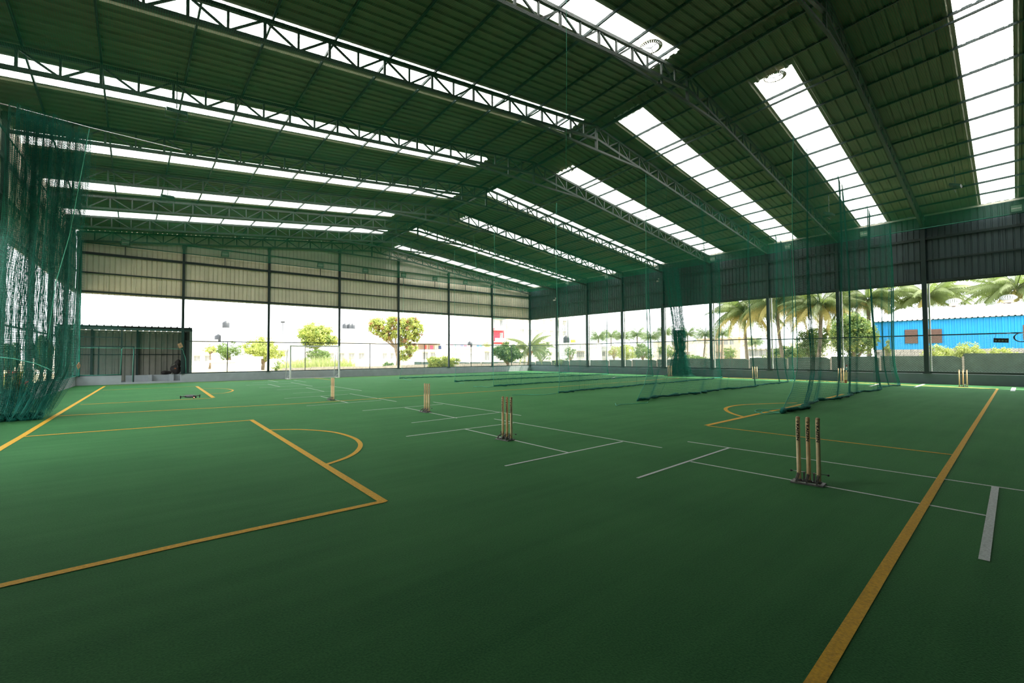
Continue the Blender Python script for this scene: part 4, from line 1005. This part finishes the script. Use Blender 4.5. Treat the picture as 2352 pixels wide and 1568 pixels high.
# the wide-crowned tree: hand-placed blobs
d0 = 54; k0 = mpp(912, d0); bx = at_dist(914, 820, d0); t = empty('tree', (bx.x, bx.y, G0)); tag(t, 'wide crowned tree with bare forked trunk in the middle of the back opening', 'tree', 'trees outside')
def bl(px, py, rp, rz=None):
    p = at_dist(px, py, d0); q = Vector((p.x - bx.x, p.y - bx.y, p.z - G0)); return (q.x, q.y, q.z, rp * k0, rp * k0 * 0.9, (rz or rp) * k0)
BB = [bl(866, 742, 17, 12), bl(860, 756, 13, 12), bl(884, 752, 16), bl(903, 738, 16, 12), bl(925, 742, 18, 12), bl(948, 742, 18, 13), bl(960, 758, 14), bl(940, 762, 18), bl(915, 762, 16), bl(890, 768, 14), bl(955, 775, 10), bl(930, 785, 14, 12), bl(945, 800, 14, 10), bl(930, 815, 16, 12), bl(872, 768, 9)]
tag(link('foliage', tree_me(BB, 13000, 0.115, 8, M_LEAFY), t), kind='stuff'); tag(link('foliage', tree_me(BB, 2600, 0.115, 9, M_LEAFR), t), kind='stuff')
b = MB(); b.tube([(0, 0, 0), (0.05, 0, 1.2), bl(910, 805, 1)[:3], bl(906, 790, 1)[:3]], [0.28, 0.22, 0.18, 0.14], 8)
for q in BB[:10]: b.tube([bl(909, 800, 1)[:3], ((bl(909, 800, 1)[0] + q[0]) / 2 + 0.1, (q[1]) / 2, (bl(909, 800, 1)[2] + q[2]) / 2 - 0.2), q[:3]], [0.12, 0.08, 0.04], 6)
b.build('trunk', M_TRUNK, t, True)
tree(893, 829, 846, 48, 44, M_LEAFD, 'dark low bush at the foot of the wide crowned tree', 'bush', 1200, 10, cat='bush', name='bush')
tree(1018, 817, 848, 84, 40, M_LEAFY, 'yellow green bush in front of the white outbuilding', 'bush', 2800, 11, cat='bush', name='bush', m2=M_LEAFG)
tree(1165, 785, 838, 86, 44, M_LEAFD, 'dark green tree behind nets beneath the crimson building', seed=12, n=3600, m2=M_LEAFG)
tree(1241, 784, 836, 58, 52, M_LEAFG, 'green tree just right of the far hall corner', seed=13, n=2400)
tree(1115, 785, 800, 36, 90, M_LEAFY, 'small yellow tree top behind the rooftops', seed=14, n=500)
palm(1216, 800, 46, 2.6, 'short palm with arching fronds at the far corner of the hall', 5, nf=14, dry=0)
tree(1283, 822, 840, 40, 46, M_LEAFG, 'low shrub at the foot of the white wall near the far corner', 'bush', 700, 15, cat='bush', name='bush')
# ---- buildings
def building(name, px0, px1, y_top, Y, depth, m, label, rows=0, cols=0, wsz=(1.0, 1.1), pane=None, z0=1.0, floor_h=3.1, roof=None, group='buildings outside', xplane=None, parapet=True, margin=0.12):
    if xplane is None:
        a = gy(px0, y_top, Y); c = gy(px1, y_top, Y); L = c.x - a.x; ht = (a.z + c.z) / 2 - G0; t = empty(name, (a.x, Y, G0), 0)
    else:
        a = gx(px0, y_top, xplane); c = gx(px1, y_top, xplane); L = a.y - c.y; ht = (a.z + c.z) / 2 - G0; t = empty(name, (xplane, a.y, G0), -PI / 2)
    tag(t, label, 'building', group)
    MB().box((0, 0, 0), (L, depth, ht)).build('wall', m, t)
    if parapet: MB().box((-0.15, -0.15, ht), (L + 0.15, 0.1, ht + 0.25)).box((-0.15, depth - 0.1, ht), (L + 0.15, depth + 0.15, ht + 0.25)).box((-0.15, 0.1, ht), (0.1, depth - 0.1, ht + 0.25)).box((L - 0.1, 0.1, ht), (L + 0.15, depth - 0.1, ht + 0.25)).build('parapet', m, t)
    for r in range(rows):
        for c_ in range(cols):
            x = L * (margin + (1 - 2 * margin) * (c_ + 0.5) / cols); z = z0 + r * floor_h
            if z + wsz[1] > ht - 0.2: continue
            f = MB().box((x - wsz[0] / 2 - 0.08, -0.06, z - 0.08), (x + wsz[0] / 2 + 0.08, 0.0, z)).box((x - wsz[0] / 2 - 0.08, -0.06, z + wsz[1]), (x + wsz[0] / 2 + 0.08, 0.0, z + wsz[1] + 0.08)).box((x - wsz[0] / 2 - 0.08, -0.06, z), (x - wsz[0] / 2, 0, z + wsz[1])).box((x + wsz[0] / 2, -0.06, z), (x + wsz[0] / 2 + 0.08, 0, z + wsz[1])).box((x - 0.03, -0.05, z), (x + 0.03, 0, z + wsz[1])).build('window', M_FRAME, t)
            MB().box((x - wsz[0] / 2, -0.025, z), (x + wsz[0] / 2, -0.005, z + wsz[1])).build('pane', pane or M_PANE, f)
            MB().box((x - wsz[0] / 2 - 0.2, -0.45, z + wsz[1] + 0.15), (x + wsz[0] / 2 + 0.2, 0.0, z + wsz[1] + 0.22)).build('sunshade', m, t)
    return t, L, ht
def tank(parent, loc, r=0.55, h=1.2):
    MB().lathe([(r * 0.95, 0), (r, 0.1), (r, h * 0.75), (r * 0.7, h * 0.9), (r * 0.25, h), (r * 0.2, h + 0.08)], loc, 14).build('water_tank', M_TANK, parent, True)
t, L, ht = building('house', 432, 498, 783, 88, 9, M_WALLW, 'pale two storey house just right of the dark shed', 2, 2, (0.8, 0.8), None, 0.9); tank(t, (4.4, 3, ht)); MB().box((4.7, 2, ht), (6.4, 4.5, ht + 2.3)).build('stair_room', M_WALLW, t); tank(t, (5.5, 3.2, ht + 2.3))
building('garden_wall', 486, 562, 832, 60, 0.25, M_CREAM, 'low cream garden wall beyond the fence at left', parapet=True)
building('garden_wall', 542, 600, 824, 56, 0.25, M_WALLW, 'taller white garden wall left of the goal')
t, L, ht = building('house', 630, 668, 786, 84, 8, M_WALLW, 'narrow white house between trees left of the goal', 2, 2, (0.7, 1.2), None, 1.3); MB().tube([(1.5, 1, ht), (1.5, 1, ht + 3.4)], 0.05, 6).build('mast', M_TANK, t); MB().box((1.2, 0.9, ht + 3.3), (1.8, 1.1, ht + 3.6)).build('mast_head', M_TANK, t)
t, L, ht = building('apartment_block', 672, 862, 786, 92, 12, M_WALLW, 'long white apartment block behind the goal and its trees', 3, 6, (1.1, 1.1), None, 1.0, 2.9)
for x in (L * .62, L * .68): tank(t, (x, 4, ht + 0.1), 0.5, 1.1)
MB().box((L * .6, 2.5, ht), (L * .98, 9, ht + 2.9)).build('upper_floor', M_WALLW, t); tank(t, (L * .72, 5, ht + 2.9)); tank(t, (L * .78, 5, ht + 2.9)); tank(t, (L * .82, 5, ht + 2.9))
building('house', 863, 955, 790, 96, 10, M_WALLW, 'white house behind the wide crowned tree', 2, 4, (0.9, 1.1), None, 1.0)
t, L, ht = building('house', 958, 1030, 806, 72, 9, M_WALLW, 'white house with a roof terrace under a thin awning', 1, 3, (1.0, 1.1), None, 1.0)
for x in (0.2, L * .33, L * .66, L - .2): MB().box((x - .05, 0.2, ht), (x + .05, 0.3, ht + 1.35)).build('awning_post', M_FRAME, t)
MB().add([(-0.2, -0.6, ht + 1.35), (L, -0.6, ht + 1.35), (L, 5, ht + 1.9), (-0.2, 5, ht + 1.7), (-0.2, -0.6, ht + 1.42), (L, -0.6, ht + 1.42), (L, 5, ht + 1.97), (-0.2, 5, ht + 1.77)], BOXF).build('awning', M_TAN, t)
MB().box((0.2, 2.2, ht), (L - 0.4, 2.4, ht + 1.4)).build('terrace_wall', M_TAN, t)
for x, c in ((0.28, (0.8, 0.12, 0.10)), (0.45, (0.75, 0.1, 0.2)), (0.6, (0.75, 0.72, 0.6)), (0.72, (0.05, 0.08, 0.2))):
    MB().box((L * x, 0.5, ht + 0.35), (L * x + 0.6, 0.55, ht + 1.0)).build('laundry', mat('laundry %.2f' % x, c, 0.8), t)
t, L, ht = building('house', 1030, 1128, 800, 78, 9, M_WALLW, 'long low white house with washing on its roof', 1, 3, (0.9, 1.0), None, 1.0)
for i, (x, c) in enumerate(((0.05, (0.7, .2, .25)), (0.12, (.3, .6, .5)), (0.28, (0.2, 0.2, 0.6)), (0.36, (0.7, 0.15, 0.2)), (0.44, (0.6, .3, .3)), (0.66, (0.1, 0.2, 0.6)), (0.74, (0.1, 0.5, 0.8)))):
    MB().box((L * x, 0.2, ht + 0.3), (L * x + 0.7, 0.25, ht + 0.75)).build('laundry', mat('washing %d' % i, c, 0.8), t)
tank(t, (L * .62, 2, ht + 0.2), 0.5, 1.3)
building('outbuilding', 1043, 1108, 812, 58, 5, M_WALLW, 'plain white outbuilding behind the yellow green bush')
building('outbuilding', 1110, 1126, 800, 60, 5, M_CREAM, 'narrow cream outbuilding left of the crimson block', 1, 1, (0.8, 1.3), None, 0.8)
# crimson and white balcony block
t, L, ht = building('apartment_block', 1131, 1168, 726, 100, 12, M_WALLW, 'crimson and white balcony block near the far corner', 0)
MB().box((L * .05, -0.05, ht * .38), (L * .85, 0.0, ht * .72)).build('crimson_panel', M_PINK, t); MB().box((L * .7, -0.06, ht * .35), (L, -0.0, ht)).build('grey_panel', M_TAN, t)
MB().box((0, -1.2, ht * .93), (L * .65, 0, ht)).build('balcony_slab', M_GRN, t)
for z in (ht * .68, ht * .42): MB().box((0, -1.2, z), (L * .62, 0, z + 0.2)).box((0, -1.2, z + 0.2), (L * .62, -1.1, z + 1.1)).build('balcony', M_WALLW, t)
for z in (ht * .78, ht * .5): 
    f = MB().box((L * .45, -0.1, z), (L * .62, 0, z + 1.6)).build('window', M_FRAME, t); MB().box((L * .47, -0.12, z + 0.1), (L * .60, -0.1, z + 1.5)).build('pane', M_PANE, f)
building('apartment_block', 1170, 1320, 700, 112, 14, M_WALLW, 'big white apartment block above the far corner', 4, 7, (1.4, 1.3), M_FRAME, 1.2, 3.6)
# ---- right side
t = tag(empty('boundary_wall', (0, 0, 0)), 'shade-toned weathered slab boundary wall running beyond the right wall', 'wall')
rnd = random.Random(4); y = -10.0
while y < 62:
    wdt = 2.4 if y > 6 else 3.4; zt = 1.37 - 0.017 * (y + wdt / 2) + rnd.uniform(-0.03, 0.05); zt = max(zt, 0.55)
    o_ = rnd.uniform(-0.02, 0.02); n_ = 10; V = []; 
    tops = [zt - (0.12 if k in (0,) else 0.0) + rnd.uniform(-.012, .012) for k in range(n_)]
    for xx in (33.0 + o_, 33.07 + o_):
        for k in range(n_): yy = y + 0.015 + (wdt - 0.03) * k / (n_ - 1); V += [(xx, yy, G0 - 0.1), (xx, yy, tops[k])]
    F = []
    for k in range(n_ - 1):
        F += [(2 * k, 2 * k + 1, 2 * k + 3, 2 * k + 2), (2 * n_ + 2 * k, 2 * n_ + 2 * k + 2, 2 * n_ + 2 * k + 3, 2 * n_ + 2 * k + 1), (2 * k + 1, 2 * n_ + 2 * k + 1, 2 * n_ + 2 * k + 3, 2 * k + 3)]
    F += [(0, 2 * n_, 2 * n_ + 1, 1), (2 * n_ - 2, 2 * n_ - 1, 4 * n_ - 1, 4 * n_ - 2)]
    link('slab', mesh_of('slab', V, F, M_CONC), t)
    MB().box((32.96, y - 0.05, G0), (33.1, y + 0.03, zt + 0.02 - 0.05)).build('post', M_BLOCK, t)
    y += wdt
t = tag(empty('boundary_wall', (0, 0, 0)), 'pale slab boundary wall running beyond the back wall near the corner', 'wall')
x = 9.0
while x < 33:
    MB().box((x + 0.02, 37.0, G0), (x + 1.98, 37.08, 0.55 + 0.02 * ((x * 7) % 3) + (0.06 if x > 18 else 0))).build('slab', M_BLOCK, t)
    MB().box((x - 0.06, 36.97, G0), (x + 0.06, 37.1, 0.52)).build('post', M_BLOCK, t); x += 2.0
# blue shed
bs = empty('blue_shed', (0, 0, 0)); tag(bs, 'bright blue corrugated shed with white roof and brown shutters', 'building')
XS = 44.0; yL, yR = 9.72, -6.0; zE = 3.76; zB = 1.68; zR = 4.9
n_ = 14
for i in range(n_):
    y0 = yR + (yL - yR) * i / n_; y1 = yR + (yL - yR) * (i + 1) / n_; pr = rib_profile(y1 - y0 + 0.004, 0.28, 0.05, 0.07, 0.03); V = []
    for o, h in pr: V += [(XS - h, y0 + o, zB), (XS - h, y0 + o, zE)]
    link('wall_sheet', mesh_of('wall_sheet', V, [(2 * k, 2 * k + 1, 2 * k + 3, 2 * k + 2) for k in range(len(pr) - 1)], M_BLUE), bs)
    pr = rib_profile(y1 - y0 + 0.004, 0.28, 0.05, 0.07, 0.03); V = []; hip = 0.9 if i == n_ - 1 else 0
    for o, h in pr:
        yy = y0 + o; V += [(XS - 0.3, yy, zE + 0.02 + h), (XS + 3.2, min(yy, yL - 1.1) if hip else yy, zR + h)]
    link('roof_sheet', mesh_of('roof_sheet', V, [(2 * k, 2 * k + 1, 2 * k + 3, 2 * k + 2) for k in range(len(pr) - 1)], M_WROOF), bs)
MB().box((XS, yL - 0.05, zB), (XS + 6.5, yL, zE)).build('side_wall', M_BLUE, bs); MB().box((XS + 0.1, yR, G0), (XS + 6.5, yL - 0.1, zE - 0.1)).build('core', M_BLOCK, bs)
MB().add([(XS - 0.3, yL, zE), (XS + 3.2, yL - 1.1, zR), (XS + 6.7, yL, zE), (XS - 0.3, yR, zE), (XS + 3.2, yR, zR), (XS + 6.7, yR, zE)], [(0, 2, 1), (1, 2, 5, 4), (3, 4, 5)]).build('roof_back', M_WROOF, bs)
for r in range(9):
    for k in range(38):
        y0 = yR + k * 0.41 + (0.2 if r % 2 else 0)
        if y0 + 0.40 > yL: continue
        if y0 < 0.5: continue
        MB().box((XS - 0.05, y0, G0 + r * 0.205), (XS + 0.1, y0 + 0.395, G0 + r * 0.205 + 0.195)).build('block', M_BLOCK, bs)
MB().box((XS - 0.03, yR, G0), (XS + 0.08, 0.7, zB)).build('plinth', M_BLOCK, bs)
for px0, px1, py0, py1 in ((2078, 2108, 757, 788), (2132, 2164, 756, 787), (2349, 2380, 746, 780)):
    a = gx(px0, py0, XS - 0.1); c = gx(px1, py1, XS - 0.1); f = MB().box((XS - 0.09, c.y, c.z), (XS - 0.06, a.y, a.z)).build('shutter', M_BROWN, bs)
    for k in range(1, 8): MB().box((XS - 0.105, c.y, c.z + (a.z - c.z) * k / 8 - 0.02), (XS - 0.09, a.y, c.z + (a.z - c.z) * k / 8)).build('slat', M_BROWN, f)
for px, py in ((2191, 712), (2317, 703)):
    p = gx(px, py, XS + 3.0); v = empty('turbine_vent', (p.x, p.y, zR - 0.05), 0, bs)
    MB().lathe([(0.26, 0), (0.26, 0.18), (0.22, 0.2)], n=16).build('collar', M_TAN, v, True); b = MB(); vs = []; 
    for k in range(22):
        a0 = 2 * PI * k / 22; a1 = a0 + 0.2
        for a, r in ((a0, 1.0), (a1, 1.06)):
            pass
        pr = [(0.24, 0.18), (0.42, 0.30), (0.42, 0.42), (0.26, 0.54), (0.10, 0.58)]; n0 = len(b.v)
        for rr, z in pr: b.v += [(rr * math.cos(a0), rr * math.sin(a0), z), (rr * 1.05 * math.cos(a1), rr * 1.05 * math.sin(a1), z)]
        for q in range(4): b.f.append((n0 + 2 * q, n0 + 2 * q + 1, n0 + 2 * q + 3, n0 + 2 * q + 2))
    b.build('turbine', M_STEELW, v)
# trees and bushes on the right
tree(1962, 716, 840, 132, 40, M_LEAFG, 'bushy bright green tree at the left end of the blue shed', seed=21, n=5200, m2=M_LEAFY)
tree(2150, 792, 826, 86, 37.5, M_LEAFY, 'yellow green shrub below the brown shutters of the blue shed', 'bush', 2400, 22, cat='bush', name='bush')
tree(2222, 783, 826, 92, 37, M_LEAFY, 'tallest yellow green shrub in front of the blue shed', 'bush', 2800, 23, cat='bush', name='bush')
tree(2310, 797, 828, 80, 36.5, M_LEAFY, 'yellow green shrub at the right edge before the blue shed', 'bush', 1800, 24, cat='bush', name='bush')
tree(2040, 778, 835, 20, 36, M_LEAFY, 'slender young plant by the left end of the blue shed', seed=25, n=260, cat='plant', name='young_plant')
tree(1800, 795, 832, 120, 52, M_LEAFG, 'bright undergrowth behind the nearest divider net', 'bush', 2600, 26, cat='bush', name='bush', m2=M_LEAFY)
tree(1872, 752, 838, 96, 50, M_LEAFG, 'green tree seen through the net folds left of the column', seed=27, n=3000)
tree(1680, 795, 830, 46, 62, M_LEAFG, 'round green shrub right of the net bundle', seed=28, n=1400)
tree(1590, 815, 832, 110, 70, M_LEAFG, 'low green hedge behind the net bundle', 'bush', 1800, 29, cat='bush', name='bush')
tree(1476, 787, 828, 60, 70, M_LEAFG, 'dark round tree left of the net bundle', seed=30, n=2200)
tree(1437, 790, 830, 54, 66, M_LEAFY, 'yellow green round tree between two columns on the right wall', seed=31, n=2200)
tree(1410, 788, 828, 34, 70, M_LEAFY, 'rusty yellow tree beside the long white wall', seed=32, n=1000, m2=M_LEAFR)
tree(1310, 795, 832, 40, 78, M_LEAFG, 'thin green tree before the blue gate house', seed=33, n=1000)
tree(1530, 790, 830, 50, 74, M_LEAFG, 'pale green tree behind the waist of the net bundle', seed=34, n=1500, m2=M_LEAFY)
palm(1712, 720, 52, 4.0, 'large coconut palm, leftmost of the big palms beyond the right wall', 41)
palm(1787, 696, 50, 4.4, 'tallest coconut palm with yellowing skirt, behind a column', 42, nf=38, dry=11)
palm(1888, 704, 47, 3.8, 'coconut palm behind the nearest divider net', 43, nf=36, dry=9)
palm(1998, 690, 49, 3.6, 'coconut palm above the bushy tree by the blue shed', 44, dry=2)
palm(2136, 682, 50, 3.5, 'coconut palm rising behind the blue shed roof at its left half', 45, dry=3)
palm(2340, 664, 49, 3.9, 'coconut palm at the right edge above the blue shed roof', 46, dry=3)
for i, (px, py, s_) in enumerate(((1375, 778, 'first'), (1404, 774, 'second'), (1430, 776, 'third'), (1464, 772, 'fourth'), (1495, 778, 'fifth'), (1528, 768, 'sixth'), (1580, 770, 'seventh'), (1620, 772, 'eighth'), (1660, 770, 'ninth'), (1735, 790, 'tenth'))):
    palm(px, py, 95 + (i * 13) % 17, 2.8, 'small hazy distant palm, %s from the left in the far row' % s_, 60 + i, nf=28, m=M_PALMF, group='distant palms', parts=False, up=0.45)
building('villa', 1290, 1345, 800, None, 8, M_CREAM, 'cream house with a water tank right of the far corner', 1, 3, (1.2, 1.1), None, 1.0, xplane=80)
t, L, ht = building('long_wall', 1345, 1432, 798, None, 6, M_WALLW, 'long plain white building between the third and fourth columns', 1, 5, (0.6, 0.8), None, 1.4, xplane=74)
t, L, ht = building('villa', 1283, 1318, 790, None, 8, M_WALLW, 'small white house with black tank near the far corner', 0, xplane=64); tank(t, (0.9, 1.2, ht), 0.6, 1.6); MB().box((2.2, 1, ht), (2.9, 1.6, ht + .8)).build('yellow_box', mat('yellow tank', (0.8, 0.6, 0.05), 0.6), t)
t, L, ht = building('gate_house', 1322, 1345, 797, None, 3, M_WALLW, 'small white gate house between trees', 1, 2, (0.7, 0.9), None, 1.2, xplane=60)
building('villa', 1500, 1600, 786, None, 10, M_CREAM, 'pale house partly hidden by the net bundle', 2, 5, (1.1, 1.1), None, 1.0, xplane=110)
building('villa', 1600, 1700, 778, None, 10, M_TAN, 'tan house behind the distant palms', 2, 6, (1.0, 1.1), None, 1.0, xplane=120)
building('villa', 1700, 1800, 800, None, 10, M_WALLW, 'white house behind the trunks of the largest palms', 1, 6, (1.0, 1.2), None, 1.2, xplane=100)
building('villa', 1815, 1880, 790, None, 8, M_CREAM, 'pale yellow house seen through the nearest divider net', 1, 3, (1.0, 1.1), None, 1.0, xplane=80)
# greenery outside the left wall
for i, (px, yt, w_, lab) in enumerate(((20, 785, 60, 'leafy green tree outside the left wall nearest the net curtain'), (95, 770, 40, 'leafy green tree outside the left wall behind the net curtain'))):
    tree(px, yt, 860, w_, 24, M_LEAFG, lab, seed=80 + i, n=2200)
tree(35, 850, 905, 70, 19, M_LEAFY, 'flowering shrub outside the left wall with red blooms', 'bush', 1500, 83, cat='bush', name='bush', m2=mat('red blossom', (0.7, 0.08, 0.06), 0.6))
building('outbuilding', 60, 130, 800, 62, 4, M_WALLW, 'white outbuilding glimpsed through the net curtain')
